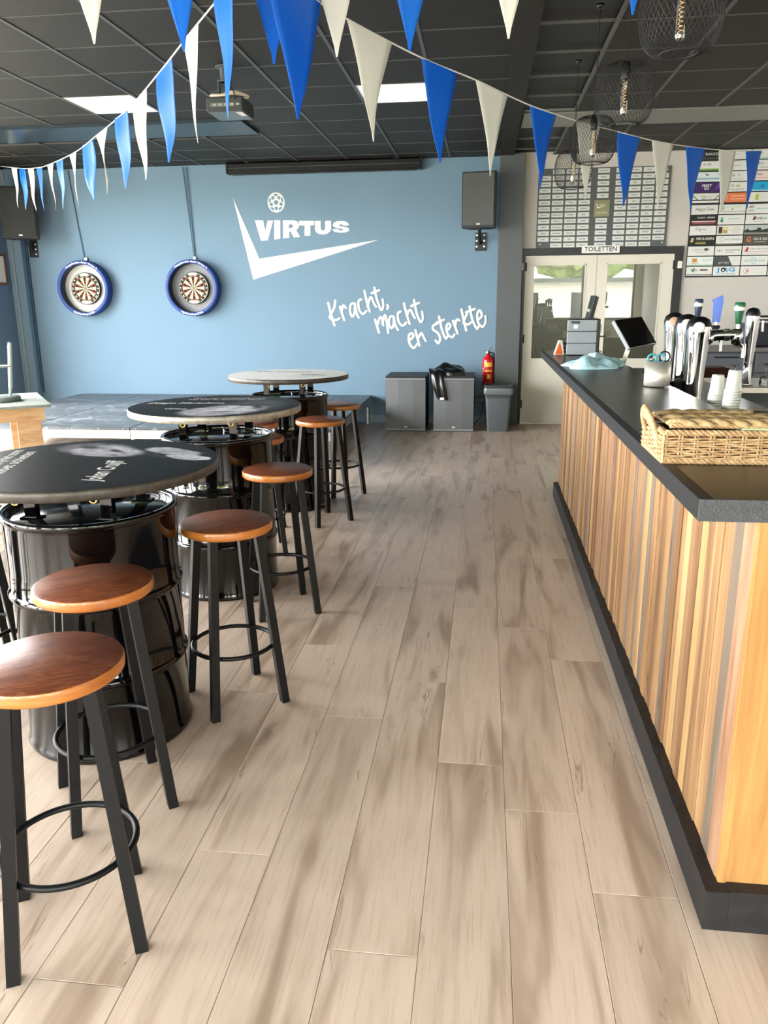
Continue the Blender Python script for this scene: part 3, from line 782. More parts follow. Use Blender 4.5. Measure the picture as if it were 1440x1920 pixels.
# ---------------------------------------------------------------- work surface behind the bar
wbx = thing('back_worktop', 'low dark work surface behind the counter carrying taps and cups', 'worktop', (0, 0, 0))
MB().box(CXB - 0.04, 1.62, NB + 0.01, 6.45, 0.0, 0.86).build('cabinet', mat('dark_cabinet', '#2a2d32', 0.5), wbx)
MB().rbox(CXB - 0.04, 1.66, NB + 0.01, 6.47, 0.86, 0.90, 0.004).build('top', mat('dark_steel_top', '#3b3f45', 0.35, 0.3), wbx)
MB().box(CXB - 0.03, 1.30, 5.35, 6.45, 0.9, 0.999).build('raised_shelf', mat('dark_shelf', '#191a1d', 0.4), wbx)
tag(MB().rbox(0, 0.06, 0, 0.05, 0, 0.065, 0.005).build('power_adapter', M_greypl, None, (0.905, 5.28, 0.901 + 0.1)), 'small grey power brick behind the bar counter', 'adapter')
bpy.data.objects['power_adapter'].location = (0.915, 5.38, 1.0)
cb = MB()
for k in range(5):
    a = random.Random(k)
    cb.tube(spline([(0.96, 5.42 + .02 * k, 1.03), (1.02 + a.uniform(0, .05), 5.45, 1.02 + a.uniform(0, .03)), (1.08 + a.uniform(0, .06), 5.5, 1.05 + a.uniform(0, .05)), (1.16, 5.62 + .02 * k, 1.12)], 6), 0.004, 6)
tag(cb.build('cable_bundle', M_blackpl), 'tangle of black cables under the touch screen', 'cable')
tag(MB().rbox(1.13, 1.30, 5.36, 5.5, 1.0, 1.075, 0.01).build('receipt_printer', M_whitepl), 'white receipt roll holder beside the till cables', 'printer')

# ---------------------------------------------------------------- chrome beer taps
def col_tap(name, x, y, ztop, arm, hcol, hlen, label, blade=False, badge='#d9d3c6'):
    t = thing(name, label, 'beer tap', (x, y, 0.90), 0, 'chrome beer taps')
    h = ztop - 0.951
    prof = [(0.0, 0), (0.055, 0), (0.055, 0.015), (0.042, 0.03), (0.039, 0.12), (0.042, 0.25), (0.050, h - 0.10), (0.056, h - 0.055), (0.056, h - 0.035), (0.0555, h - 0.03)]
    MB().lathe(prof, 28).build('column', M_chrome, t)
    capm = Matrix.Translation((0, 0, h - 0.045)) @ Matrix.Rotation(R(-20), 4, 'X')
    MB().lathe([(0.0575, 0.0), (0.057, 0.02), (0.049, 0.042), (0.031, 0.055), (0.0, 0.060)], 28, M=capm).build('cap', M_blackpl, t)
    md = Matrix.Translation((-0.014, -0.053, h - 0.032)) @ Matrix.Rotation(R(-15), 4, 'Z') @ Matrix.Rotation(R(62), 4, 'X')
    MB().lathe([(0.026, -0.006), (0.026, 0.004), (0.022, 0.007), (0, 0.007)], 24, M=md).build('medallion', mat('badge_' + badge[1:], badge, 0.35), t)
    az = h - 0.075
    MB().tube(spline([(0.02, 0, az - 0.03), (0.06, 0, az), (0.12, 0, az + 0.006), (arm, 0, az + 0.006)], 6), [0.03] * 6 + [0.026] * 6 + [0.024] * 7, 14).build('arm', M_chrome, t)
    MB().cyl(0.028, -0.012, 0.012, 20, M=Matrix.Translation((arm * 0.72, 0, az + 0.006)) @ Matrix.Rotation(R(90), 4, 'Y')).build('collar', M_steel, t)
    f = MB(); f.lathe([(0.0, -0.05), (0.024, -0.04), (0.028, -0.005), (0.024, 0.028), (0.0, 0.032)], 20, M=Matrix.Translation((arm, 0, az + 0.004)))
    f.tube(spline([(arm + 0.0, 0, az - 0.03), (arm + 0.03, 0, az - 0.045), (arm + 0.036, 0, az - 0.10)], 5), 0.008, 10)
    f.build('valve', M_chrome, t)
    MB().tube([(arm, 0, az + 0.03), (arm, 0, az + 0.06)], 0.009, 10).build('lever', M_chrome, t)
    hm = mat('tap_handle_' + hcol[1:], hcol, 0.3, coat=0.4)
    if blade:
        MB().prism([(-0.016, 0), (0.016, 0), (0.024, hlen - 0.03), (0.020, hlen), (-0.030, hlen - 0.022), (-0.020, hlen - 0.035)], -0.011, 0.011, Matrix.Translation((arm, 0, az + 0.05)) @ Matrix.Rotation(R(90), 4, 'X')).build('handle', hm, t)
    else:
        MB().lathe([(0.0, 0), (0.012, 0), (0.014, 0.01), (0.024, hlen * 0.75), (0.025, hlen * 0.93), (0.02, hlen), (0, hlen)], 20, M=Matrix.Translation((arm, 0, az + 0.055))).build('handle', hm, t)
        MB().lathe([(0.0235, hlen * 0.62), (0.0248, hlen * 0.78)], 20, M=Matrix.Translation((arm, 0, az + 0.0555))).build('handle_label', M_print, t)
    return t
col_tap('beer_tap', 1.012, 4.00, 1.425, 0.175, '#0f5a3c', 0.10, 'chrome beer tap with green handle, nearest of the three columns', badge='#e6e6e6')
col_tap('beer_tap', 1.055, 4.42, 1.428, 0.145, '#2f63cf', 0.135, 'chrome beer tap with bright blue slab handle, middle of three columns', True, badge='#e3dcd6')
col_tap('beer_tap', 1.085, 4.84, 1.430, 0.125, '#20304e', 0.11, 'chrome beer tap with navy handle, farthest of the three columns', badge='#c9a48c')
# clear ice bucket by the taps
cl = thin_glass('clear_plastic', '#e9edee', 0.12, 0.05)
tag(MB().lathe([(0.0, 0.0), (0.05, 0.0), (0.062, 0.165), (0.066, 0.168), (0.066, 0.172), (0.059, 0.168), (0.047, 0.004), (0, 0.004)], 24).build('ice_bucket', cl, None, (0.985, 4.22, 0.951)), 'clear plastic jug standing before the tap columns', 'jug')
tag(MB().rbox(-0.09, 0.12, -0.14, 1.15, 0, 0.05, 0.008).build('drip_tray', M_steel, None, (0.97, 3.9, 0.90)), 'steel drip tray under the beer taps', 'tray')
for o in list(bpy.data.objects):
    if o.name.startswith('beer_tap'): o.location.z = 0.951
# single tap farther back on a steel bench
bn = thing('steel_bench', 'stainless steel bench behind the bar with glasses on it', 'bench', (0, 0, 0))
MB().rbox(1.70, 3.2, 5.95, 6.65, 0.86, 0.905, 0.004).build('top', M_steel, bn)
MB().box(1.74, 3.18, 5.99, 6.62, 0.0, 0.86).build('cabinet', mat('slate_cabinet', '#4a4f57', 0.5), bn)
MB().rbox(1.76, 3.16, 5.985, 5.995, 0.66, 0.80, 0.004).build('drawer_front', mat('slate_drawer', '#565b63', 0.45), bn)
t4 = thing('beer_tap', 'slim chrome beer tap with green handle on the steel bench', 'beer tap', (1.905, 6.1, 0.906), 0, 'chrome beer taps')
MB().lathe([(0, 0), (0.05, 0), (0.05, 0.012), (0.032, 0.03), (0.03, 0.15), (0.045, 0.36), (0.05, 0.44), (0.05, 0.49)], 28).build('column', M_chrome, t4)
MB().lathe([(0.0505, 0.49), (0.048, 0.515), (0.035, 0.54), (0.0, 0.55)], 28).build('cap', M_blackpl, t4)
MB().tube([(0.03, 0, 0.475), (0.16, 0, 0.475)], 0.02, 12).tube([(0.07, 0, 0.475), (0.075, 0, 0.38)], 0.011, 8).build('arm', M_chrome, t4)
MB().lathe([(0, 0.52), (0.011, 0.52), (0.014, 0.55), (0.024, 0.68), (0.022, 0.72), (0, 0.72)], 18, c=(0.11, 0)).build('handle', mat('tap_handle_leaf', '#2f8a45', 0.3, coat=0.4), t4)
# glasses upside down on the bench
gl = thin_glass('drinking_glass', '#f2f5f5', 0.10)
def wineglass():
    return MB().lathe([(0.033, 0.0), (0.036, 0.02), (0.03, 0.06), (0.012, 0.078), (0.004, 0.085), (0.004, 0.14), (0.010, 0.146), (0.034, 0.149), (0.034, 0.151), (0.0, 0.151)], 20)
gme = wineglass().mesh('wine_glass', gl)
for k, (x, y_) in enumerate(((2.02, 6.06), (2.11, 6.06), (2.06, 6.16), (1.80, 6.02))):
    tag(put('wine_glass', gme, None, (x, y_, 0.906)), 'clear stemmed glass standing upside down on the steel bench', 'glass', 'glasses upside down on the steel bench')
# stacks of clear plastic cups
cup_me = MB().lathe([(0.0, 0.0), (0.0235, 0.0), (0.024, 0.003), (0.032, 0.082), (0.0345, 0.083), (0.0345, 0.0855), (0.031, 0.0845), (0.0228, 0.004), (0.0, 0.004)], 24).mesh('plastic_cup', None) if False else None
M_cup = mat('frosted_cup', '#e9e9e4', 0.35)
M_cup.node_tree.nodes['Principled BSDF'].inputs['Transmission Weight'].default_value = 0.25
cup_me = MB().lathe([(0.0, 0.0855), (0.0235, 0.0855), (0.024, 0.082), (0.0305, 0.012), (0.033, 0.009), (0.0335, 0.0), (0.031, 0.0), (0.0295, 0.012), (0.0225, 0.081), (0.0, 0.081)], 24).mesh('plastic_cup', M_cup)
for (x, y_, n_, nm, z0) in ((0.985, 3.35, 24, 'taller', 0.903), (0.972, 3.52, 21, 'shorter', 0.903)):
    for k in range(n_):
        tag(put('plastic_cup', cup_me, None, (x + 0.0006 * k, y_ - 0.0004 * k, z0 + k * 0.0112)), 'clear plastic cup nested in the %s upturned stack behind the bar' % nm, 'cup', 'plastic cups in the %s stack' % nm)
# glass-washing brushes
M_brs = mat('black_bristle', '#0d0d0f', 0.6)
for k, (x, y_, sz) in enumerate(((0.975, 3.66, 1.0), (1.10, 3.30, 0.85))):
    t = thing('glass_brush', ['black bristle glass brush between the taps and the cups', 'black bristle glass brush by the dark worktop corner'][k], 'brush', (x, y_, 0.903), 0, 'glass brushes')
    MB().cyl(0.03, 0, 0.02, 16).build('base', M_blackpl, t)
    MB().tube([(0, 0, 0.02), (0, 0, 0.15 * sz)], 0.012, 8).build('core', M_blackpl, t)
    rr = random.Random(k); br = MB()
    for i in range(170):
        a = rr.uniform(0, 2 * math.pi); z = rr.uniform(0.05, 0.15) * sz; l = rr.uniform(0.045, 0.075)
        d = Vector((math.cos(a), math.sin(a), rr.uniform(-0.1, 0.9))).normalized()
        br.tube([Vector((0, 0, z)), Vector((0, 0, z)) + d * l], 0.0016, 3, caps=False)
    br.build('bristles', M_brs, t)['kind'] = 'stuff'
gw = thing('glass_washer', 'dark slate glass washer lid with steel corner behind the basket', 'glass washer', (1.20, 2.62, 0.901))
MB().prism([(0.0, 0.0), (0.40, 0.0), (0.40, 0.9), (0.12, 0.9), (-0.02, 0.55)], 0.0, 0.11).build('lid', mat('slate_lid', '#2c3037', 0.45), gw)
MB().rbox(-0.06, 0.0, 0.02, 0.3, 0.0, 0.10, 0.006).build('corner', M_steel, gw)

# ---------------------------------------------------------------- back bar along the rear wall
bb = thing('back_bar', 'long grey back bar counter under the sponsor board', 'counter', (0, 0, 0))
MB().rbox(2.38, RX - 0.02, 9.48, WY - 0.016, 0.93, 0.975, 0.004).build('top', mat('grey_ledge', '#6d6c69', 0.4), bb)
MB().box(2.42, RX - 0.02, 9.54, WY - 0.02, 0.0, 0.93).build('body', mat('slate_front', '#474b52', 0.5), bb)
for k in range(3):
    o = MB().rbox(2.44 + k * 0.62, 3.03 + k * 0.62, 9.525, 9.541, 0.70, 0.91, 0.004).build('drawer', mat('slate_front_light', '#5a5e66', 0.45), bb)
    MB().rbox(2.60 + k * 0.62, 2.87 + k * 0.62, 9.51, 9.526, 0.86, 0.875, 0.003).build('handle', M_blackpl, o)
    MB().rbox(2.44 + k * 0.62, 3.03 + k * 0.62, 9.525, 9.541, 0.08, 0.68, 0.004).build('door', mat('slate_front_light', '#5a5e66', 0.45), bb)
tag(MB().rbox(2.95, 3.7, 9.62, 9.95, 0.976, 1.24, 0.02).build('coffee_machine', mat('blue_black_machine', '#1b1f2b', 0.35)), 'dark machine standing on the grey back bar', 'machine')
# low shelf with a brown tray between bar and bench
sh = thing('side_shelf', 'black low shelf behind the taps', 'shelf', (0, 0, 0))
MB().rbox(1.72, 2.5, 7.2, 7.7, 0.80, 0.83, 0.004).build('board', M_blackpl, sh)
for q in ((1.75, 7.23), (2.47, 7.23), (1.75, 7.67), (2.47, 7.67)): MB().box(q[0] - .02, q[0] + .02, q[1] - .02, q[1] + .02, 0, 0.80).build('leg', M_blackpl, sh)
tr = MB().lathe([(0, 0), (0.20, 0), (0.22, 0.10), (0.21, 0.10), (0.19, 0.012), (0, 0.012)], 4, sm=False, M=Matrix.Diagonal((1.0, 0.7, 1, 1)) @ Matrix.Rotation(R(45), 4, 'Z'))
tag(tr.build('serving_tray', mat('dark_brown_lacquer', '#3a1f1a', 0.25), None, (1.98, 7.42, 0.831)), 'dark brown lacquered tray on the low black shelf', 'tray')

# ---------------------------------------------------------------- bar stools
M_seat_top = wood('stained_oak_seat', [(0.30, '#4d2615'), (0.44, '#713b25'), (0.49, '#8f5537'), (0.53, '#6a3620'), (0.62, '#7f452c'), (0.68, '#955a3c'), (0.8, '#74402a')], (1.2, 7, 1), 3.0, 0.4, 0.0, 1.6, None, spec=0.5)
M_seat_edge = wood('orange_oak_edge', [(0.25, '#8c4c1c'), (0.5, '#b26a2c'), (0.75, '#c98642')], (3, 3, 14), 2.0, 0.3, 0.3, 0.4, None, spec=0.5)
SH, SRD = 0.732, 0.173
seat_mb = MB()
seat_mb.lathe([(0.0, SH - 0.036), (SRD - 0.006, SH - 0.036), (SRD - 0.001, SH - 0.031), (SRD, SH - 0.024), (SRD, SH - 0.010), (SRD - 0.003, SH - 0.004)], 56, 1)
seat_mb.lathe([(SRD - 0.003, SH - 0.004), (SRD - 0.010, SH), (0.0, SH)], 56, 0)
seat_me = seat_mb.mesh('seat', [M_seat_top, M_seat_edge])
def leg_mesh(sx, sy):
    s0 = 0.015; t, bq = 0.088, 0.1435
    vs = []
    for (c, z) in ((bq, 0.0), (t, SH - 0.037)):
        for a, b_ in ((-1, -1), (1, -1), (1, 1), (-1, 1)):
            vs.append((sx * c + a * s0, sy * c + b_ * s0, z))
    return MB().add(vs, [(3, 2, 1, 0), (4, 5, 6, 7), (0, 1, 5, 4), (1, 2, 6, 5), (2, 3, 7, 6), (3, 0, 4, 7)]).mesh('leg', M_metalblk)
legs_me = [leg_mesh(a, b_) for a, b_ in ((-1, -1), (1, -1), (1, 1), (-1, 1))]
ring_me = MB().ring(0.158, 0.0085, 0.235, 48, tseg=10).mesh('foot_ring', M_metalblk)
plate_me = MB().box(-0.105, 0.105, -0.105, 0.105, SH - 0.042, SH - 0.036).mesh('seat_plate', M_metalblk)
def stool(x, y, rz, label):
    t = thing('bar_stool', label, 'bar stool', (x, y, 0), R(rz), 'round wooden bar stools')
    put('seat', seat_me, t); put('foot_ring', ring_me, t); put('seat_plate', plate_me, t)
    for l in legs_me: put('leg', l, t)
    return t
stool(-0.990, 1.567, 26.5, 'reddish wooden bar stool in front, its black legs nearest the camera')
stool(-1.137, 2.088, 36, 'reddish wooden bar stool standing close against the nearest black drum')
stool(-0.951, 2.772, 39, 'brown wooden bar stool between the nearest drum and the middle drum')
stool(-0.998, 3.720, 28, 'brown wooden bar stool standing before the middle black drum')
stool(-1.125, 5.395, 46, 'small-looking brown bar stool before the farthest drum, nearer of two')
stool(-1.150, 6.235, 40, 'brown bar stool beside the farthest drum and the stage')
stool(-1.375, 4.640, 20, 'bar stool half hidden behind the middle black drum')
stool(-1.560, 5.225, 33, 'bar stool glimpsed under the middle table top')
stool(-2.060, 2.790, 45, 'bar stool at the edge of the picture behind the nearest drum')

# ---------------------------------------------------------------- oil drum tables
M_drum = mat('gloss_black_drum_paint', '#050506', 0.07, spec=0.5)
M_dust = mat('dark_teal_drum_lid', '#0c1214', 0.12, spec=0.5)
M_tedge = mat('scuffed_metal_table_edge', '#45413c', 0.35, 0.4, var=0.35, vscale=30)
M_brass = mat('brass', '#c0a060', 0.3, 1.0)
DR, DH = 0.286, 0.852
def arc(r0, z0, dr, h, n=8): return [(r0 + dr * math.sin(math.pi * i / n) ** 1, z0 + h * i / n) for i in range(n + 1)]
dprof = [(0.0, 0.012), (DR - 0.004, 0.012), (DR - 0.004, 0.0), (DR + 0.004, 0.0), (DR + 0.008, 0.012), (DR + 0.004, 0.024), (DR, 0.034)]
dprof += [(DR, 0.10)] + arc(DR, 0.272, 0.010, 0.036) + [(DR, 0.40)] + arc(DR, 0.548, 0.010, 0.036) + [(DR, 0.66)] + [(DR, 0.815), (DR + 0.003, 0.828)]
drum_me = MB().lathe(dprof, 72).mesh('drum', M_drum)
rim_me = MB().lathe([(DR + 0.003, 0.826), (DR + 0.009, 0.832), (DR + 0.010, 0.846), (DR + 0.005, DH), (DR - 0.006, DH), (DR - 0.010, 0.844), (DR - 0.010, 0.826)], 72).mesh('rim', M_drum)
lid_mb = MB().lathe([(DR - 0.010, 0.829), (DR - 0.03, 0.829), (DR - 0.036, 0.833), (0.0, 0.833)], 72)
lidd_me = lid_mb.mesh('lid', M_dust)
bung_me = MB().lathe([(0.036, 0.833), (0.034, 0.843), (0.026, 0.845), (0.0, 0.845)], 24, c=(0.0, 0.2)).mesh('bung', M_drum)
TZ0, TZ1, TR = 0.964, 0.999, 0.45
def post_me():
    m = MB().box(-0.02, 0.02, -0.014, 0.014, 0.833, TZ0)
    m.box(-0.035, 0.035, -0.022, 0.022, 0.833, 0.838).box(-0.03, 0.03, -0.03, 0.03, TZ0 - 0.006, TZ0)
    return m.mesh('post', M_drum)
post = post_me()
hook_me = MB().tube([(0.012 * math.cos(a), 0, 0.012 * math.sin(a)) for a in [2 * math.pi * k / 14 for k in range(14)]], 0.0035, 6, 0, True).mesh('hook', M_brass)
def ell(nt, vec, cx_, cy_, rx, ry, rot=0.0, soft=0.35):
    N = nt.nodes.new; L = nt.links.new
    mp = N('ShaderNodeMapping'); mp.vector_type = 'TEXTURE'; mp.inputs['Location'].default_value = (cx_, cy_, 0); mp.inputs['Rotation'].default_value = (0, 0, rot); mp.inputs['Scale'].default_value = (rx, ry, 1)
    L(vec, mp.inputs['Vector'])
    l = N('ShaderNodeVectorMath'); l.operation = 'LENGTH'; L(mp.outputs[0], l.inputs[0])
    mr = N('ShaderNodeMapRange'); mr.interpolation_type = 'SMOOTHSTEP'; mr.inputs[1].default_value = 1; mr.inputs[2].default_value = 1 - soft; mr.inputs[3].default_value = 0; mr.inputs[4].default_value = 1
    L(l.outputs['Value'], mr.inputs[0])
    return mr.outputs[0]
def print_mat(name, base, layers, shade=True):
    """flat photographic print: soft ellipses laid over a plain ground in object space"""
    m = bpy.data.materials.new(name); m.use_nodes = True; nt = m.node_tree; N = nt.nodes.new; L = nt.links.new; b = nt.nodes['Principled BSDF']
    tc = N('ShaderNodeTexCoord'); nz = N('ShaderNodeTexNoise'); nz.inputs['Scale'].default_value = 9; nz.inputs['Detail'].default_value = 3
    L(tc.outputs['Object'], nz.inputs['Vector'])
    ad = N('ShaderNodeVectorMath'); ad.operation = 'MULTIPLY_ADD'; ad.inputs[1].default_value = (0.06, 0.06, 0); L(nz.outputs['Color'], ad.inputs[0]); L(tc.outputs['Object'], ad.inputs[2])
    sb = N('ShaderNodeVectorMath'); sb.operation = 'SUBTRACT'; sb.inputs[1].default_value = (0.03, 0.03, 0); L(ad.outputs[0], sb.inputs[0])
    cm = N('ShaderNodeSeparateXYZ'); L(sb.outputs[0], cm.inputs[0]); cx2 = N('ShaderNodeCombineXYZ'); L(cm.outputs[0], cx2.inputs[0]); L(cm.outputs[1], cx2.inputs[1])
    cur = None
    for (hx, *e) in layers:
        fac = ell(nt, cx2.outputs[0], *e)
        mx = N('ShaderNodeMix'); mx.data_type = 'RGBA'; mx.inputs[7].default_value = lin(hx)
        L(fac, mx.inputs[0])
        if cur is None: mx.inputs[6].default_value = lin(base)
        else: L(cur, mx.inputs[6])
        cur = mx.outputs[2]
    n3 = N('ShaderNodeTexNoise'); n3.inputs['Scale'].default_value = 17; n3.inputs['Detail'].default_value = 5; n3.inputs['Distortion'].default_value = 0.8; L(tc.outputs['Object'], n3.inputs['Vector'])
    mr3 = N('ShaderNodeMapRange'); mr3.inputs[1].default_value = 0.38; mr3.inputs[2].default_value = 0.62; mr3.inputs[3].default_value = 0.55 if shade else 1.0; mr3.inputs[4].default_value = 1.05; L(n3.outputs['Fac'], mr3.inputs[0])
    sv = N('ShaderNodeVectorMath'); sv.operation = 'SCALE'; L(cur, sv.inputs[0]); L(mr3.outputs[0], sv.inputs['Scale'])
    L(sv.outputs[0], b.inputs['Base Color']); b.inputs['Roughness'].default_value = 0.45; b.inputs['Specular IOR Level'].default_value = 0.1
    MATS[name] = m
    return m
G1, G2, G3 = '#c9c8cf', '#e4e3ea', '#77767c'
def drum_table(x, y, label, pm, texts, tmat, edge=M_tedge):
    t = thing('drum_table', label, 'table', (x, y, 0), 0, 'tables made from black oil drums')
    d = put('drum', drum_me, t); put('rim', rim_me, d); put('bung', bung_me, d)
    put('lid', lidd_me, t)
    for sx in (-1, 1):
        for sy in (-1, 1): put('post', post, t, (sx * 0.135, sy * 0.135, 0))
    tp = MB()
    tp.lathe([(0.0, TZ0), (TR - 0.004, TZ0), (TR, TZ0 + 0.004), (TR, TZ1 - 0.004), (TR - 0.003, TZ1 - 0.0005)], 96, 1)
    tp.lathe([(TR - 0.003, TZ1 - 0.0005), (TR - 0.012, TZ1), (0.0, TZ1)], 96, 0)
    top_ = tp.build('table_top', [pm, edge], t)
    for a in (200, 262, 300):
        put('hook', hook_me, t, (0.36 * math.cos(R(a)), 0.36 * math.sin(R(a)), TZ0 - 0.016))
    for (s_, px, py, ang, size, width, shear) in texts:
        m = Matrix.Translation((px, py, TZ1 + 0.0006)) @ Matrix.Rotation(R(ang), 4, 'Z')
        add_text(MB(), s_, size, m, 0, width, 0.018, shear).build('lettering', tmat, top_)
    return t
T1 = (-1.357, 2.527); T2 = (-1.405, 4.045); T3 = (-1.452, 5.850)
pm1 = print_mat('print_portrait_one', '#0b0d0f', [(G3, -0.07, 0.235, 0.20, 0.13, R(-22), 0.25), (G1, -0.02, 0.20, 0.18, 0.115, R(-22), 0.3), ('#4a4a50', 0.02, 0.215, 0.09, 0.022, R(-38), 0.7), ('#3f3f45', -0.12, 0.27, 0.09, 0.04, R(-10), 0.8), ('#85858b', 0.04, 0.13, 0.07, 0.03, R(-25), 0.8),
     (G1, 0.23, 0.22, 0.14, 0.06, R(-25), 0.3), ('#3a3b40', 0.20, 0.13, 0.09, 0.03, R(-40), 0.5), (G2, 0.33, 0.11, 0.10, 0.045, R(-20), 0.15)])
drum_table(*T1, 'black oil drum bar table with black printed round top, nearest of three', pm1,
           [('Johan Cruijff', 0.135, -0.135, 101, 0.085, 0.34, 0.35), ('Je moet schieten', -0.235, -0.06, 105, 0.062, 0.47, 0), ('anders kun je niet scoren', -0.305, -0.01, 105, 0.062, 0.42, 0)], M_print)
pm2 = print_mat('print_portrait_two', '#0b0d0f', [('#5f5f66', 0.20, 0.0, 0.22, 0.30, R(0), 0.6), (G1, 0.10, -0.20, 0.20, 0.26, R(-40), 0.35), (G2, 0.16, -0.12, 0.15, 0.20, R(-20), 0.5), ('#4a4a50', 0.20, 0.02, 0.15, 0.06, R(8), 0.5), ('#60606a', 0.12, -0.24, 0.10, 0.03, R(25), 0.8), ('#3a3a40', 0.24, -0.05, 0.05, 0.16, R(20), 0.8)])
drum_table(*T2, 'black oil drum bar table with black printed round top, middle of three', pm2,
           [('Diego Maradona', -0.19, 0.07, 5, 0.075, 0.42, 0.3), ('"Als je maar hard genoeg traint,', -0.02, 0.30, 3, 0.05, 0.42, 0), ('kan het de hand van God"', -0.02, 0.235, 3, 0.05, 0.42, 0), ('virtus', -0.16, -0.16, 0, 0.06, 0.12, 0.2)], M_print, mat('pale_scuffed_table_edge', '#a09a90', 0.4, 0.4, var=0.3, vscale=30))
pm3 = print_mat('print_white_top', '#eeeeea', [('#dededa', 0.15, -0.15, 0.2, 0.2, 0, 0.8)], False)  # white ground made whiter to stand in for the wall's reflection
drum_table(*T3, 'black oil drum bar table with white printed round top, farthest of three', pm3,
           [('Abe Lenstra', -0.10, 0.20, -8, 0.09, 0.5, 0.3), ('virtus', 0.20, -0.05, -12, 0.08, 0.2, 0.2)], mat('charcoal_print', '#3a3d40', 0.6))

# more tables and stools, unseen and added to give the drums dark reflections
_dt = bpy.data.objects['drum_table']
dup(_dt, (-3.75, 2.35, 0), 0.6, 'unseen black oil drum bar table added by the windows, beside the picture edge')
dup(_dt, (-3.95, 4.15, 0), 1.3, 'unseen black oil drum bar table added by the windows, before the plywood table')
for _x, _y, _r, _l in ((-3.15, 2.75, 20, 'unseen bar stool added on the room side of the window table'), (-3.25, 1.75, 50, 'unseen bar stool added at the near corner of the window table'), (-3.35, 3.75, 35, 'unseen bar stool added between the two window tables'), (-3.6, 4.95, 10, 'unseen bar stool added behind the second window table')):
    stool(_x, _y, _r, _l)

# ---------------------------------------------------------------- stage
SZ = 0.35
M_deck = mat('scratched_grey_deck', '#474d52', 0.38, var=0.25, vscale=3)
def scratched(m):
    nt = m.node_tree; N = nt.nodes.new; L = nt.links.new; b = nt.nodes['Principled BSDF']
    tc = N('ShaderNodeTexCoord'); cur = b.inputs['Base Color'].links[0].from_socket
    for sc_, sd in ((1.4, 0.0), (2.3, 5.0), (0.9, 9.0), (3.4, 13.0), (1.9, 21.0)):
        nz = N('ShaderNodeTexNoise'); nz.inputs['Scale'].default_value = sc_; nz.inputs['Detail'].default_value = 2
        mp = N('ShaderNodeMapping'); mp.inputs['Location'].default_value = (sd, sd, 0); L(tc.outputs['Object'], mp.inputs[0]); L(mp.outputs[0], nz.inputs['Vector'])
        a = N('ShaderNodeMath'); a.operation = 'SUBTRACT'; a.inputs[1].default_value = 0.5; L(nz.outputs['Fac'], a.inputs[0])
        c = N('ShaderNodeMath'); c.operation = 'ABSOLUTE'; L(a.outputs[0], c.inputs[0])
        mr = N('ShaderNodeMapRange'); mr.inputs[1].default_value = 0.0; mr.inputs[2].default_value = 0.007; mr.inputs[3].default_value = 0.4; mr.inputs[4].default_value = 0.0; L(c.outputs[0], mr.inputs[0])
        mx = N('ShaderNodeMix'); mx.data_type = 'RGBA'; mx.inputs[7].default_value = lin('#a5aeb5'); L(mr.outputs[0], mx.inputs[0]); L(cur, mx.inputs[6]); cur = mx.outputs[2]
    L(cur, b.inputs['Base Color'])
scratched(M_deck)
M_alu = mat('aluminium_profile', '#b5b6b4', 0.4, 0.7)
stg = thing('stage', 'low stage of scratched dark grey decks along the blue wall', 'stage', (0, 0, 0))
sx_ = [-5.36, -4.48, -3.40, -2.32, -1.415]; sy_ = [7.25, 9.38, WY - 0.02]
for i in range(4):
    for j in range(2):
        x0, x1, y0, y1 = sx_[i], sx_[i + 1], sy_[j], sy_[j + 1]
        MB().rbox(x0 + 0.004, x1 - 0.004, y0 + 0.004, y1 - 0.004, SZ - 0.022, SZ, 0.003, 0, 1).build('deck', M_deck, stg)
        f = MB()
        for q in ((x0 + .003, x1 - .003, y0 + .003, y0 + .03), (x0 + .003, x1 - .003, y1 - .03, y1 - .003), (x0 + .003, x0 + .03, y0 + .03, y1 - .03), (x1 - .03, x1 - .003, y0 + .03, y1 - .03)):
            f.box(*q, SZ - 0.105, SZ - 0.0225)
        f.build('frame', M_alu, stg)
legm = MB().cyl(0.024, 0, SZ - 0.10, 14).mesh('leg', M_alu)
for x in (-5.3, -4.48, -3.4, -2.32, -1.45):
    for y_ in (7.32, 8.99, 9.97): put('leg', legm, stg, (x, y_, 0))

# ---------------------------------------------------------------- wooden table with upturned stool at the left
M_ply = wood('pale_ply', [(0.25, '#b98d63'), (0.5, '#d2ab80'), (0.75, '#e2c49f')], (2, 2, 9), 2.0, 0.6, 0, 0.5, None, spec=0.3)
M_gtop = mat('greyed_table_top', '#8d958c', 0.5, var=0.12, vscale=6)
wt = thing('wooden_table', 'pale plywood table with greyed top at the picture edge', 'table', (-3.42, 5.93, 0), R(36))
TL, TD, TH = 1.3, 1.0, 0.75
MB().rbox(-TL, 0, 0, TD, TH - 0.022, TH, 0.003).build('table_top', M_gtop, wt)
ap = MB().box(-TL + 0.05, -0.05, 0.05, 0.075, TH - 0.13, TH - 0.023).box(-TL + 0.05, -0.05, TD - 0.075, TD - 0.05, TH - 0.13, TH - 0.023).box(-0.075, -0.05, 0.075, TD - 0.075, TH - 0.13, TH - 0.023).box(-TL + 0.05, -TL + 0.075, 0.075, TD - 0.075, TH - 0.13, TH - 0.023)
ap.build('apron', M_ply, wt)
for x0 in (-0.26, -TL + 0.08):
    for y0 in (0.078, TD - 0.11):
        MB().rbox(x0, x0 + 0.18, y0, y0 + 0.03, 0, TH - 0.024, 0.003).build('leg', M_ply, wt)
us = PZ(2, 752, TH)
up = thing('upturned_stool', 'stool turned upside down on the plywood table, bright light put into its pale colour', 'stool', (us.x - 0.02, us.y, TH + 0.001), R(20))
M_pale = mat('lit_pale_metal', '#b9c6c0', 0.4)  # strong light on the stool is put into this pale colour
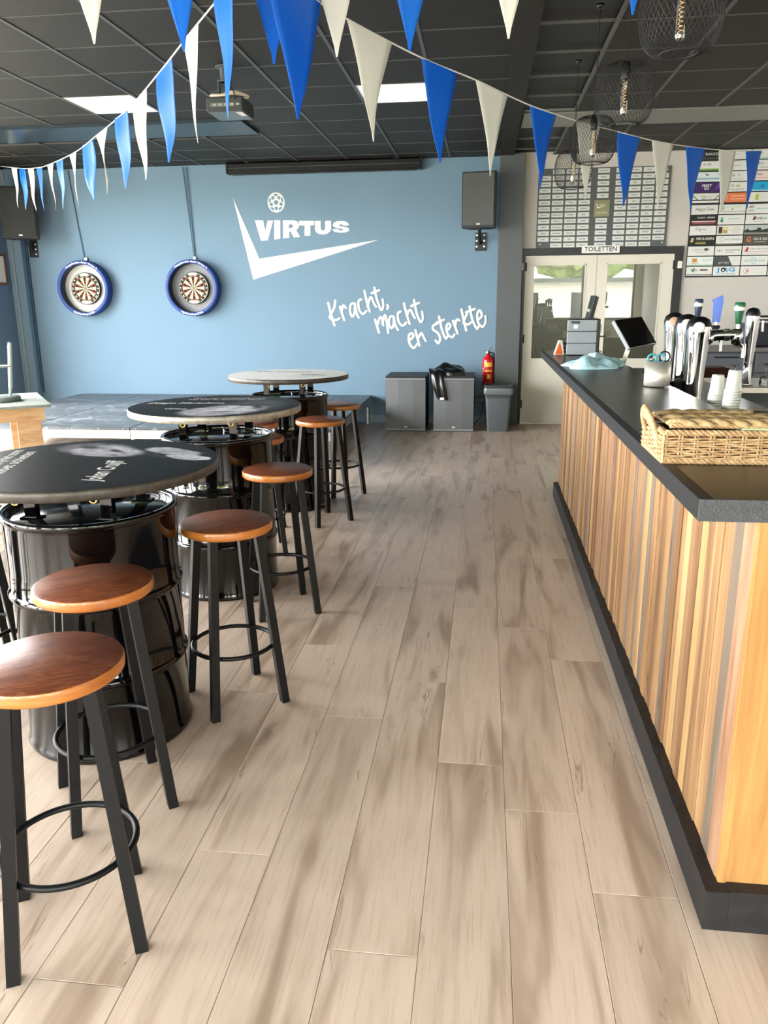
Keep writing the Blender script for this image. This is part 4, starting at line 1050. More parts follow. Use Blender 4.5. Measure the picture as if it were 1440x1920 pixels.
MB().lathe([(0, 0), (0.16, 0), (0.17, 0.008), (0.17, 0.03), (0.16, 0.038), (0, 0.038)], 40).build('seat', mat('grey_green_seat', '#7f8a86', 0.45), up)
for a in (10, 100, 190, 280):
    ca, sa = math.cos(R(a)), math.sin(R(a))
    MB().tube([(0.09 * ca, 0.09 * sa, 0.038), (0.10 * ca, 0.10 * sa, 0.10), (0.102 * ca, 0.102 * sa, 0.105), (0.135 * ca, 0.135 * sa, 0.44), (0.137 * ca, 0.137 * sa, 0.47)], [0.011, 0.012, 0.017, 0.017, 0.013], 12).build('leg', M_pale, up)
MB().ring(0.118, 0.006, 0.28, 36).build('foot_ring', M_pale, up)

# ---------------------------------------------------------------- lettering on the blue wall
def crop5(x, y): return PW(400 + x * 0.38889, 340 + y * 0.38889)
M_logo = mat('white_wall_print', '#e3e6e3', 0.7)
lg = thing('wall_logo', 'large white VIRTUS club logo with football and angular swoosh on blue wall', 'logo', (0, WY - 0.0005, 0))
WM = WALLM(0)
def poly5(pts, name='letter'):
    return MB().prism([crop5(*p) for p in pts], 0.0, 0.0025, WM).build(name, M_logo, lg)
poly5([(95, 80), (222, 373), (797, 282), (193, 474)], 'swoosh')
poly5([(200, 188), (241, 188), (250, 238), (262, 189), (289, 189), (263, 285), (230, 287)])
poly5([(294, 188), (323, 188), (323, 277), (294, 280)])
rp_ = [(335, 188), (388, 188), (405, 193), (413, 207), (412, 222), (400, 236), (419, 268), (388, 271), (373, 242), (366, 242), (366, 272), (336, 275), (336, 232), (365, 226), (380, 224), (385, 215), (380, 208), (365, 207), (365, 226), (336, 231)]
poly5(rp_)
poly5([(413, 190), (487, 190), (487, 212), (468, 212), (468, 261), (440, 263), (440, 213), (414, 213)])
poly5([(490, 190), (518, 190), (518, 228), (523, 235), (529, 237), (535, 235), (539, 228), (539, 190), (568, 190), (568, 230), (562, 243), (550, 252), (530, 257), (510, 254), (496, 246), (490, 234)])
poly5([(655, 212), (628, 215), (620, 208), (608, 208), (605, 213), (612, 216), (645, 222), (656, 231), (652, 241), (635, 247), (610, 248), (585, 244), (573, 232), (600, 229), (607, 236), (620, 237), (627, 233), (620, 229), (590, 224), (575, 214), (580, 200), (600, 191), (630, 191), (648, 199)])
bc = crop5(303, 102); br_ = (crop5(344, 102)[0] - crop5(261, 102)[0]) / 2
ball = MB().prism([(bc[0] + br_ * math.cos(2 * math.pi * k / 36), bc[1] + 1.08 * br_ * math.sin(2 * math.pi * k / 36)) for k in range(36)], 0.0, 0.0025, WM).build('football', M_logo, lg)
pt = MB()
def pent(cx_, cy_, r, a0, n=5, star=1.0):
    return [(cx_ + r * (1 if k % 2 == 0 else star) * math.cos(a0 + math.pi * k / n), cy_ + r * (1 if k % 2 == 0 else star) * math.sin(a0 + math.pi * k / n)) for k in range(2 * n)]
M_patch = mat('blue_ball_patch', '#6f8ea6', 0.75)
pt.prism(pent(bc[0], bc[1] - 0.0, br_ * 0.30, R(90), 5, 0.75), 0.0026, 0.0032, WM)
for k in range(5):
    a = R(90 + 36 + 72 * k)
    pt.prism(pent(bc[0] + br_ * 0.60 * math.cos(a), bc[1] + br_ * 0.62 * math.sin(a), br_ * 0.26, a, 5, 0.6), 0.0026, 0.0032, WM)
    a = R(90 + 72 * k)
    pt.prism([(bc[0] + br_ * rr * math.cos(a + da), bc[1] + 1.06 * br_ * rr * math.sin(a + da)) for rr, da in ((0.66, -0.22), (0.90, -0.30), (0.90, 0.30), (0.66, 0.22))], 0.0026, 0.0032, WM)
pt.build('patch', M_patch, ball)

sl = thing('wall_slogan', 'white handwritten slogan Kracht macht en sterkte on the blue wall', 'lettering', (0, WY - 0.0005, 0))
def c8(x, y):
    p = PW(600 + x * 0.22917, 520 + y * 0.22917)
    return Vector((p[0], 0, p[1]))
WORDS = {'kracht': [[(68, 208), (92, 300), (120, 393)], [(125, 190), (118, 250), (82, 326), (130, 350), (160, 335)], [(165, 240), (180, 290), (200, 350)], [(178, 275), (192, 230), (213, 250)],
                    [(288, 215), (258, 218), (246, 270), (264, 320), (284, 290), (288, 218)], [(290, 225), (300, 290), (318, 328)], [(340, 182), (317, 195), (322, 260), (350, 298), (382, 275)],
                    [(365, 110), (385, 200), (408, 280)], [(392, 240), (408, 175), (424, 165), (440, 205), (460, 240)], [(446, 84), (465, 170), (500, 265), (520, 238), (514, 180)], [(422, 130), (485, 106)], [(550, 226), (561, 242), (550, 258)]],
         'macht': [[(452, 345), (484, 452)], [(468, 398), (490, 332), (506, 335), (520, 392)], [(512, 380), (526, 322), (540, 322), (560, 455)], [(602, 320), (575, 325), (565, 375), (583, 415), (603, 390), (604, 322)], [(605, 330), (618, 390), (640, 430)],
                   [(660, 280), (638, 297), (645, 360), (675, 395), (707, 370)], [(688, 212), (710, 300), (735, 380)], [(714, 315), (727, 275), (745, 270), (760, 300), (778, 332)], [(770, 185), (795, 300), (825, 365), (843, 338), (838, 280)], [(745, 236), (810, 209)]],
         'en': [[(738, 512), (766, 482), (750, 456), (728, 482), (736, 545), (770, 578), (797, 545)], [(782, 432), (815, 560)], [(802, 505), (830, 455), (846, 480), (866, 520)]],
         'sterkte': [[(962, 380), (930, 395), (927, 425), (965, 455), (985, 500), (970, 540), (946, 515)], [(975, 320), (1000, 430), (1030, 500), (1046, 480)], [(950, 376), (1015, 346)], [(1042, 437), (1069, 402), (1055, 376), (1036, 405), (1046, 460), (1080, 490), (1102, 465)],
                     [(1090, 355), (1128, 460)], [(1106, 405), (1120, 347), (1142, 352)], [(1158, 262), (1198, 435)], [(1205, 300), (1176, 370), (1215, 386), (1237, 370)], [(1225, 238), (1250, 350), (1285, 420), (1302, 400)], [(1195, 286), (1266, 259)],
                     [(1290, 350), (1325, 317), (1310, 270), (1289, 300), (1296, 370), (1330, 405), (1355, 370), (1355, 315)]]}
for wname, strokes in WORDS.items():
    mb = MB()
    for i_, s_ in enumerate(strokes):
        pts = spline([c8(*p) for p in s_], 6)
        n_ = len(pts); rr = 0.0165
        e0 = (pts[0] - pts[1]).normalized() * rr * 0.7; e1 = (pts[-1] - pts[-2]).normalized() * rr * 0.7
        pts = [pts[0] + e0] + pts + [pts[-1] + e1]
        q = MB().tube(pts, [rr * 0.55] + [rr] * n_ + [rr * 0.55], 8)
        mb.add([(a, b_ * 0.12 - 0.0002 * i_, c) for a, b_, c in q.v], q.f, 0, True)
    mb.build('word', M_logo, sl)

# ---------------------------------------------------------------- loudspeakers
M_spk = mat('black_speaker_shell', '#1d1f20', 0.55, bump=0.1, bscale=300)
M_grille = mat('dark_grille', '#4a4b4b', 0.5, var=0.05, vscale=3, bump=0.25, bscale=500)
M_grille2 = mat('black_grille', '#141816', 0.6, bump=0.25, bscale=500)
def wall_speaker(loc, rz, label, grille, w=0.38, h=0.60, d=0.30):
    t = thing('wall_speaker', label, 'loudspeaker', loc, rz, 'loudspeakers on wall brackets')
    MB().prism([(-w / 2, 0), (w / 2, 0), (w / 2, d * 0.45), (w * 0.3, d), (-w * 0.3, d), (-w / 2, d * 0.45)], 0, h).build('cabinet', M_spk, t)
    MB().rbox(-w / 2 + 0.012, w / 2 - 0.012, -0.014, 0.0, 0.02, h - 0.012, 0.008).build('grille', grille, t)
    MB().rbox(-0.02, 0.02, -0.0165, -0.0145, 0.03, 0.045, 0.0008).build('badge', M_whitepl, t)
    return t
sp = wall_speaker((-0.10, 9.64, 2.322), R(-6), 'grey-fronted loudspeaker on wall beside the dark pillar', M_grille)
bk = MB().box(-0.10, 0.03, 9.94 - 9.64 + 0.16, 0.462, -0.21, -0.01)
def bracket(parent, cx_, wall_y):
    b1 = MB().box(cx_ - 0.065, cx_ + 0.065, wall_y - 0.012, wall_y - 0.002, -0.23, -0.02).build('bracket_plate', M_black, parent)
    hs = MB()
    for sx in (-1, 1):
        for k in range(3):
            hs.cyl(0.011, 0, 0.003, 12, M=Matrix.Translation((cx_ + sx * 0.045, wall_y - 0.0125, -0.05 - k * 0.065)) @ Matrix.Rotation(R(90), 4, 'X'))
    hs.build('screw', M_steel, b1)
    MB().tube([(cx_, wall_y - 0.012, -0.14), (cx_, wall_y - 0.12, -0.1), (0.0, 0.13, -0.02), (0, 0.13, 0.0)], 0.02, 10).build('bracket_arm', M_black, parent)
bracket(sp, -0.02, WY - 9.64)
sp2 = wall_speaker((-5.68, 9.62, 2.30), R(24), 'black loudspeaker on bracket high in the corner by the dartboards', M_grille2, 0.40, 0.60, 0.32)
b2 = MB().box(-0.02, 0.13, 0, 0.01, -0.22, -0.02)
b1 = MB().box(-5.87, -5.75, WY - 0.012, WY - 0.002, 2.10, 2.31)
o = b1.build('bracket_plate', M_black); o.parent = sp2; o.matrix_parent_inverse = (Matrix.Translation(sp2.location) @ Matrix.Rotation(R(24), 4, 'Z')).inverted()
hs = MB()
for k in range(3): hs.cyl(0.011, 0, 0.003, 12, M=Matrix.Translation((-5.775, WY - 0.0125, 2.14 + k * 0.06)) @ Matrix.Rotation(R(90), 4, 'X'))
o = hs.build('screw', M_whitepl); o.parent = sp2; o.matrix_parent_inverse = (Matrix.Translation(sp2.location) @ Matrix.Rotation(R(24), 4, 'Z')).inverted()
o = MB().tube([(-5.81, WY - 0.012, 2.2), (-5.8, 9.98, 2.26), (-5.70, 9.80, 2.27), (-5.70, 9.80, 2.31)], 0.022, 10).build('bracket_arm', M_black); o.parent = sp2; o.matrix_parent_inverse = (Matrix.Translation(sp2.location) @ Matrix.Rotation(R(24), 4, 'Z')).inverted()

def sub(x0, label):
    w, h, d = 0.482, 0.655, 0.56; y0 = 9.40
    t = thing('subwoofer', label, 'loudspeaker', (x0, y0, 0), 0, 'floor loudspeakers against the blue wall')
    MB().rbox(0, w, 0.012, d, 0.0, h, 0.008).build('cabinet', M_spk, t)
    MB().add([(0.004, 0.012, 0.035), (0.15, 0.0, 0.035), (0.33, 0.0, 0.035), (w - 0.004, 0.012, 0.035), (0.004, 0.012, h - 0.045), (0.15, 0.0, h - 0.045), (0.33, 0.0, h - 0.045), (w - 0.004, 0.012, h - 0.045)],
             [(0, 1, 5, 4), (1, 2, 6, 5), (2, 3, 7, 6), (0, 3, 2, 1), (4, 5, 6, 7)]).build('grille', mat('slate_grille', '#676a6c', 0.5, bump=0.25, bscale=500), t)
    MB().rbox(0.002, w - 0.002, 0.0, 0.013, h - 0.043, h - 0.025, 0.003).rbox(0.002, w - 0.002, 0.0, 0.013, 0.006, 0.033, 0.003).build('lip', mat('slate_lip', '#8a8d90', 0.45), t)
    MB().rbox(0.225, 0.262, -0.003, 0.0, 0.045, 0.06, 0.001).build('badge', M_whitepl, t)
    return t
sub(-1.157, 'large grey floor loudspeaker nearer the stage')
sub(-0.585, 'large grey floor loudspeaker with a black jacket on it')

# black glossy jacket over the second loudspeaker
M_jack = mat('black_shiny_fabric', '#0b0c0e', 0.28, spec=0.6)
def jacket():
    mb = MB(); vs = []; fs = []; n, m = 40, 26
    for j in range(m + 1):
        v = j / m
        for i in range(n):
            a = 2 * math.pi * i / n; ca, sa = math.cos(a), math.sin(a)
            ph = v * math.pi / 2
            rx = 0.215 * math.cos(ph) * (1 + 0.18 * noise.noise(Vector((ca * 1.6, sa * 1.6, 3 + v)))); ry = 0.15 * math.cos(ph) * (1 + 0.2 * noise.noise(Vector((ca * 2, sa * 2, 7))))
            z = 0.12 * math.sin(ph) ** 0.8 + 0.05 * noise.noise(Vector((rx * ca * 7, ry * sa * 9 + 4, 1.5))) * math.sin(ph) + 0.018 * noise.noise(Vector((rx * ca * 16 + 3, ry * sa * 16, 5.5))) * math.sin(ph)
            vs.append((rx * ca, ry * sa, max(0.0, z)))
    for j in range(m):
        for i in range(n): fs.append((j * n + i, j * n + (i + 1) % n, (j + 1) * n + (i + 1) % n, (j + 1) * n + i))
    mb.add(vs, fs, 0, True)
    return mb
jk = thing('jacket', 'shiny black jacket crumpled on top of the floor loudspeaker', 'jacket', (-0.42, 9.60, 0.656))
jacket().build('bundle', M_jack, jk)
vs = []; fs = []; n, m = 14, 26
path = [(-0.10, 0.04, 0.06), (-0.13, -0.12, 0.075), (-0.125, -0.185, 0.03), (-0.10, -0.215, -0.10), (-0.075, -0.218, -0.20), (-0.05, -0.215, -0.275)]
pp = spline(path, 6)
for i, p in enumerate(pp):
    t = i / (len(pp) - 1); w = 0.10 - 0.035 * t
    for k in range(n + 1):
        s_ = k / n * 2 - 1
        vs.append((p.x + s_ * w, p.y - 0.010 * math.cos(s_ * 6 + t * 4) * (0.4 + t) - 0.02 * (1 - s_ * s_), p.z + 0.01 * math.sin(s_ * 5)))
N1 = n + 1; L_ = len(pp)
back = [(x, y + 0.022, z) for x, y, z in vs]
for i in range(L_ - 1):
    for k in range(n):
        fs.append((i * N1 + k, i * N1 + k + 1, (i + 1) * N1 + k + 1, (i + 1) * N1 + k)[::-1])
        o_ = L_ * N1; fs.append((o_ + i * N1 + k, o_ + i * N1 + k + 1, o_ + (i + 1) * N1 + k + 1, o_ + (i + 1) * N1 + k))
    o_ = L_ * N1
    fs.append((i * N1, (i + 1) * N1, o_ + (i + 1) * N1, o_ + i * N1)); fs.append((i * N1 + n, o_ + i * N1 + n, o_ + (i + 1) * N1 + n, (i + 1) * N1 + n))
fs += [tuple((L_ - 1) * N1 + k for k in range(N1)) + tuple(L_ * N1 + (L_ - 1) * N1 + k for k in range(n, -1, -1))]
MB().add(vs + back, fs, 0, True).build('sleeve', M_jack, jk)
MB().rbox(-0.085, -0.035, -0.246, -0.238, -0.275, -0.245, 0.002).build('cuff_tag', M_whitepl, jk)

# ---------------------------------------------------------------- fire extinguisher, bin, socket
M_red = mat('red_gloss_paint', '#c0121c', 0.25, coat=0.5)
ex = thing('fire_extinguisher', 'red fire extinguisher hung on wall beside the dark pillar', 'fire extinguisher', (0.055, 9.985, 0.50))
MB().lathe([(0, 0), (0.066, 0), (0.072, 0.008), (0.072, 0.30), (0.06, 0.335), (0.03, 0.355), (0.022, 0.36), (0.022, 0.385), (0, 0.385)], 32).build('cylinder', M_red, ex)
MB().rbox(-0.02, 0.02, -0.02, 0.02, 0.385, 0.41, 0.004).bar((0.0, -0.005, 0.41), (0.045, -0.02, 0.46), 0.02, 0.006).bar((0.0, 0, 0.40), (-0.045, -0.015, 0.415), 0.012, 0.006).build('valve', M_blackpl, ex)
MB().cyl(0.015, 0, 0.012, 16, M=Matrix.Translation((-0.02, -0.02, 0.397)) @ Matrix.Rotation(R(90), 4, 'X')).build('gauge', M_steel, ex)
lb = MB()
def curved(mb, a0, a1, z0, z1, r, mi=0):
    n_ = 10; vs = []
    for i in range(n_ + 1):
        a = R(a0 + (a1 - a0) * i / n_); vs += [(r * math.cos(a), r * math.sin(a), z0), (r * math.cos(a), r * math.sin(a), z1)]
    mb.add(vs, [(2 * i, 2 * i + 2, 2 * i + 3, 2 * i + 1) for i in range(n_)], mi, True)
curved(lb, 235, 310, 0.225, 0.275, 0.0728); curved(lb, 235, 310, 0.165, 0.185, 0.0728); curved(lb, 262, 295, 0.08, 0.13, 0.0728)
lb.build('label', mat('yellow_label', '#f0c23c', 0.5), ex)
lb = MB()
for k in range(5): curved(lb, 208, 219, 0.05 + k * 0.035, 0.07 + k * 0.035, 0.0728)
lb.build('pictogram', M_whitepl, ex)
MB().tube(spline([(0.02, -0.01, 0.395), (0.08, -0.01, 0.36), (0.088, 0, 0.2), (0.083, 0, 0.05)], 6), 0.008, 8).build('hose', M_blackpl, ex)
MB().box(-0.03, 0.03, 0.073, 0.112, 0.2, 0.36).build('wall_hook', M_black, ex)

bn_ = thing('waste_bin', 'tall grey waste bin with clear liner before the dark pillar', 'bin', (0.182, 9.53, 0))
def tapered(x0, y0, x1, y1, z0, z1, rad, n=5):
    prof = []
    def rr(hx, hy, z):
        pts = []
        for cx_, cy_, a0 in ((hx - rad, hy - rad, 0), (-hx + rad, hy - rad, 90), (-hx + rad, -hy + rad, 180), (hx - rad, -hy + rad, 270)):
            for k in range(n + 1):
                a = R(a0 + 90 * k / n); pts.append((cx_ + rad * math.cos(a), cy_ + rad * math.sin(a), z))
        return pts
    return rr(x0, y0, z0), rr(x1, y1, z1)
def loft(rings, cap0=True, cap1=False, mi=0):
    mb = MB(); n_ = len(rings[0]); vs = [p for r_ in rings for p in r_]; fs = []
    for j in range(len(rings) - 1):
        for i in range(n_): fs.append((j * n_ + i, j * n_ + (i + 1) % n_, (j + 1) * n_ + (i + 1) % n_, (j + 1) * n_ + i))
    mb.add(vs, fs, mi, True)
    if cap0: mb.add(rings[0], [list(range(n_))[::-1]], mi)
    if cap1: mb.add(rings[-1], [list(range(n_))], mi)
    return mb
a, b_ = tapered(0.125, 0.10, 0.158, 0.13, 0.0, 0.53, 0.03)
c, d = tapered(0.168, 0.14, 0.168, 0.14, 0.515, 0.55, 0.03)
e, f_ = tapered(0.160, 0.132, 0.157, 0.129, 0.55, 0.40, 0.03)
loft([a, b_]).build('body', mat('dark_grey_bin', '#54585d', 0.5), bn_)
loft([b_, c, d, e, f_], False, True).build('rim', mat('dark_grey_rim', '#3f4347', 0.45), bn_)
def wav(ring, amp, s): return [(x * (1 + amp * noise.noise(Vector((x * 30, y_ * 30, s)))), y_ * (1 + amp * noise.noise(Vector((x * 30, y_ * 30, s + 4)))), z + 0.012 * noise.noise(Vector((x * 25, y_ * 25, s + 9)))) for x, y_, z in ring]
g1 = tapered(0.169, 0.141, 0.170, 0.142, 0.445, 0.520, 0.03, 12)
g2 = tapered(0.174, 0.146, 0.172, 0.144, 0.47, 0.50, 0.03, 12)
loft([wav(g1[0], 0.03, 1), wav(g2[0], 0.04, 2), wav(g2[1], 0.04, 3), g1[1]], False).build('liner', mat('milky_liner', '#63696d', 0.3), bn_)
sk = thing('wall_socket', 'black double wall socket with plug beside the waste bin', 'socket', (-0.045, WY - 0.001, 0.30))
MB().rbox(-0.075, 0.075, -0.035, 0, -0.04, 0.04, 0.006).build('plate', M_blackpl, sk)
MB().cyl(0.022, 0, 0.035, 16, M=Matrix.Translation((0.035, -0.035, 0)) @ Matrix.Rotation(R(90), 4, 'X')).build('plug', M_blackpl, sk)
MB().tube(spline([(0.035, -0.07, -0.01), (0.04, -0.09, -0.10), (0.02, -0.1, -0.2), (-0.04, -0.12, -0.28), (-0.09, -0.15, -0.292)], 6), 0.005, 6).build('cord', M_blackpl, sk)

# ---------------------------------------------------------------- dartboards in blue surrounds
M_ringb = mat('blue_foam_surround', '#1a3f88', 0.55)
M_dring = mat('dark_inner_ring', '#14233f', 0.6)
CREAM, DBLK, DRED, DGRN = mat('dart_cream', '#e0d2ae', 0.8), mat('dart_black', '#33140f', 0.8), mat('dart_red', '#b0392c', 0.8), mat('dart_green', '#6f8f4a', 0.8)
M_dnum = mat('dart_number_ring', '#16130f', 0.7); M_wire = mat('dart_wire', '#cfcabb', 0.4, 0.6)
def dartboard(cx_, cz_, label, backing, cables):
    t = thing('dartboard', label, 'dartboard', (cx_, WY - 0.002, cz_), 0, 'dartboards in blue surrounds')
    RM = Matrix.Rotation(R(90), 4, 'X')           # disc axis towards the room (-y)
    ro, ri, dep = 0.345, 0.298, 0.135
    sur = MB().lathe([(ri, 0.0), (ri, dep - 0.008), (ri + 0.006, dep), (ro - 0.008, dep), (ro, dep - 0.010), (ro, 0.0)], 72, 0, True, RM).build('surround', M_ringb, t)
    MB().disc(ri + 0.01, 0.012, 64, 0, M=RM).build('backing', backing, t)
    MB().lathe([(ri - 0.001, 0.012), (ri - 0.001, dep - 0.012)][::-1], 72, 0, True, RM).build('inner_ring', M_dring, t)
    z0, z1 = 0.012, 0.05
    rb_ = 0.1955
    bd = MB().lathe([(rb_ + 0.004, z0), (rb_ + 0.004, z1), (rb_ - 0.002, z1 + 0.002)], 64, 0, True, RM).disc(rb_, z1, 64, 0, M=RM).build('board', M_dnum, t)
    seg = MB()
    def sector(r0, r1, a0, a1, mi, z):
        n_ = 3; vs = []
        for i in range(n_ + 1):
            a = a0 + (a1 - a0) * i / n_; vs += [(r0 * math.cos(a), r0 * math.sin(a), z), (r1 * math.cos(a), r1 * math.sin(a), z)]
        seg.add(vs, [(2 * i, 2 * i + 1, 2 * i + 3, 2 * i + 2) for i in range(n_)], mi, False, RM)
    for k in range(20):
        a0, a1 = R(90 - 9 + 18 * k), R(90 + 9 + 18 * k); blk = k % 2 == 0
        for r0, r1, ms in ((0.016, 0.085, (1, 0)), (0.085, 0.093, (2, 3)), (0.093, 0.137, (1, 0)), (0.137, 0.146, (2, 3))):
            sector(r0, r1, a0, a1, ms[0] if blk else ms[1], z1 + 0.0015)
    seg.disc(0.016, z1 + 0.0018, 20, 3, M=RM).disc(0.007, z1 + 0.0022, 16, 2, M=RM)
    seg.build('segment_face', [CREAM, DBLK, DRED, DGRN], bd)
    MB().ring(rb_ - 0.006, 0.0025, z1 + 0.003, 64, tseg=6, M=RM).build('wire', M_wire, bd)
    nums = MB()
    for k, s_ in enumerate('20 1 18 4 13 6 10 15 2 17 3 19 7 16 8 11 14 9 12 5'.split()):
        a = R(90 - 18 * k)
        if k in (0, 10): continue
        add_text(nums, s_, 0.032, RM @ Matrix.Translation((0.169 * math.cos(a), 0.169 * math.sin(a), z1 + 0.002)) @ Matrix.Rotation(a - R(90), 4, 'Z'), 0, None, 0.01)
    nums.build('number', M_wire, bd)['kind'] = 'stuff'
    mk = MB(); sector2 = []
    for a_c, w_, col_ in ((90, 15, 0), (270, 17, 1)):
        n_ = 6; vs = []
        for i in range(n_ + 1):
            a = R(a_c - w_ + 2 * w_ * i / n_); vs += [(0.155 * math.cos(a), 0.155 * math.sin(a), z1 + 0.002), (0.185 * math.cos(a), 0.185 * math.sin(a), z1 + 0.002)]
        mk.add(vs, [(2 * i, 2 * i + 1, 2 * i + 3, 2 * i + 2) for i in range(n_)], 0, False, RM)
    mk.build('maker_plate', M_wire, bd)
    # lettering bent round the surround
    rm = (ro + ri) / 2
    lt_ = MB()
    for s_, span, top_ in (('Aangeboden door Virtus 2', 82, True), ('MijnDartshop.COM', 52, False)):
        vs, fs = text_mb(s_, 0.034, 0.014)
        w_ = max(v[0] for v in vs) - min(v[0] for v in vs); k = R(span) / w_
        out = []
        for x, y_, z in vs:
            if top_: a = R(88) - x * k; r_ = rm + y_ * 1.05
            else: a = R(268) + x * k; r_ = rm - y_ * 1.05
            out.append((r_ * math.cos(a), r_ * math.sin(a), dep + 0.0006))
        lt_.add(out, fs, 0, False, RM)
    lt_.build('lettering', M_whitepl, sur)
    for dx in cables:
        MB().tube(spline([(0.03 + dx * 0.2, -0.015, 0.335), (0.02 + dx * 0.6, -0.012, 0.8), (dx, -0.012, CZ - cz_ - 0.02)], 6), 0.006, 6).build('hanging_cable', mat('blue_grey_cable', '#4e6f84', 0.5), t)
    MB().rbox(0.012, 0.05, -0.03, -0.006, 0.345, 0.385, 0.005).build('hanger', M_steel, t)
    return t
p1 = PY(164, 541, WY - 0.07); p2 = PY(367, 540, WY - 0.07)
dartboard(p1.x - 0.034, p1.z, 'dartboard in blue surround with pale backing, nearer the room corner', mat('pale_backing', '#c4c4be', 0.6), [-0.10])
dartboard(p2.x - 0.034, p2.z, 'dartboard in blue surround with grey backing, nearer the wall logo', mat('grey_backing', '#84878b', 0.6), [-0.05, -0.005])

# ---------------------------------------------------------------- projection screen case, conduits, picture, small box
pcs = thing('screen_case', 'long black roll-up projector screen case at top of the blue wall', 'projector screen', (-1.963, WY - 0.002, 3.022))
MB().rbox(-1.17, 1.17, -0.13, 0.0, 0.0, 0.115, 0.012).build('case', M_metalblk, pcs)
MB().rbox(-1.12, 1.12, -0.10, -0.05, -0.014, 0.002, 0.004).build('slot_bar', M_blackpl, pcs)
MB().box(-1.165, 1.165, -0.1315, -0.1295, 0.055, 0.06).build('groove', M_dgrey, pcs)
for x in (-1.176, 1.176): MB().rbox(x - 0.008, x + 0.008, -0.135, 0.0, -0.004, 0.119, 0.004).build('end_cap', M_blackpl, pcs)
for x in (-0.93, 0.87): MB().rbox(x - 0.03, x + 0.03, -0.09, -0.04, 0.115, 0.124, 0.002).build('mount', M_whitepl, pcs)
cd = thing('wall_conduit', 'grey cable conduit running down the corner pilaster', 'conduit', (-6.03, WY - 0.135, 0))
MB().tube([(0, 0, 0.40), (0, 0, CZ - 0.02)], 0.011, 8).build('pipe', mat('grey_conduit', '#8e9a9d', 0.4), cd)
for z in (0.9, 1.5, 2.1, 2.7): MB().rbox(-0.02, 0.02, -0.014, 0.014, z, z + 0.02, 0.003).build('clip', mat('grey_conduit', '#8e9a9d', 0.4), cd)
tag(MB().tube([(-5.90, WY - 0.02, 0.36), (-5.90, WY - 0.02, CZ - 0.02)], 0.014, 8).build('wall_cable', mat('dark_blue_cable', '#1f4a66', 0.5)), 'dark blue cable running down beside the corner pilaster', 'cable')
pf = thing('picture_frame', 'brown framed picture on the dark side wall', 'picture', (LX + 0.001, 9.60, 1.945))
MB().box(0, 0.012, -0.27, 0.24, -0.16, 0.16).build('print', M_print, pf)
fr = MB()
for q in ((-0.30, 0.27, 0.16, 0.19), (-0.30, 0.27, -0.19, -0.16), (-0.30, -0.27, -0.16, 0.16), (0.24, 0.27, -0.16, 0.16)): fr.box(0, 0.025, q[0], q[1], q[2], q[3])
fr.build('frame', mat('brown_frame', '#6a4634', 0.4), pf)
pbx = PW(987, 297)
tag(MB().rbox(pbx[0] - 0.03, pbx[0] + 0.03, WY - 0.03, WY - 0.001, pbx[1] - 0.05, pbx[1] + 0.035, 0.006).build('wall_sensor', mat('beige_plastic', '#d2c78f', 0.5)), 'small beige box high on wall beside the dark pillar', 'sensor')

# ---------------------------------------------------------------- board of name plates above the doors
nb = thing('name_board', 'grey board with rows of small white name plates above the doors', 'notice board', (0.586, WY - 0.002, 2.105))
NW, NH = 1.50, 0.885
MB().box(0, NW, -0.012, 0, 0, NH).build('board', mat('slate_board', '#55595a', 0.5), nb)
def plate_mat():
    m = mat('name_plate_print', '#d5d8d4', 0.5); nt = m.node_tree; N = nt.nodes.new; L = nt.links.new; b = nt.nodes['Principled BSDF']
    tc = N('ShaderNodeTexCoord'); sp_ = N('ShaderNodeSeparateXYZ'); L(tc.outputs['Object'], sp_.inputs[0]); oi = N('ShaderNodeObjectInfo')
    def band(src, half, extra=None):
        a = N('ShaderNodeMath'); a.operation = 'ABSOLUTE'; L(src, a.inputs[0])
        c = N('ShaderNodeMath'); c.operation = 'LESS_THAN'; L(a.outputs[0], c.inputs[0])
        if extra is None: c.inputs[1].default_value = half
        else: L(extra, c.inputs[1])
        return c.outputs[0]
    w = N('ShaderNodeMapRange'); w.inputs[3].default_value = 0.02; w.inputs[4].default_value = 0.05; L(oi.outputs['Random'], w.inputs[0])
    bx = band(sp_.outputs[0], 0.04, w.outputs[0]); bz = band(sp_.outputs[2], 0.006)
    nz = N('ShaderNodeTexNoise'); nz.inputs['Scale'].default_value = 260; L(tc.outputs['Object'], nz.inputs['Vector'])
    g = N('ShaderNodeMath'); g.operation = 'GREATER_THAN'; g.inputs[1].default_value = 0.46; L(nz.outputs['Fac'], g.inputs[0])
    m1 = N('ShaderNodeMath'); m1.operation = 'MULTIPLY'; L(bx, m1.inputs[0]); L(bz, m1.inputs[1])
    m2 = N('ShaderNodeMath'); m2.operation = 'MULTIPLY'; L(m1.outputs[0], m2.inputs[0]); L(g.outputs[0], m2.inputs[1])
    mx = N('ShaderNodeMix'); mx.data_type = 'RGBA'; mx.inputs[6].default_value = lin('#d5d8d4'); mx.inputs[7].default_value = lin('#7b7f80'); L(m2.outputs[0], mx.inputs[0]); L(mx.outputs[2], b.inputs['Base Color'])
    return m
M_np = plate_mat()
np_me = MB().box(-0.066, 0.066, -0.003, 0.0, -0.0245, 0.0245).mesh('name_plate', M_np)
colx = [0.08 + 0.1525 * k for k in range(4)] + [0.745] + [0.745 + 0.205 + 0.1525 * k for k in range(4)]
for c_, x in enumerate(colx):
    for r_ in range(13):
        if (c_ == 0 and r_ in (0, 12)) or (c_ == 8 and r_ in (0, 12)) or (c_ == 4 and r_ in (5, 6, 7)): continue
        z = NH - 0.036 - r_ * 0.0678
        put('name_plate', np_me, nb, (x, -0.0122, z))
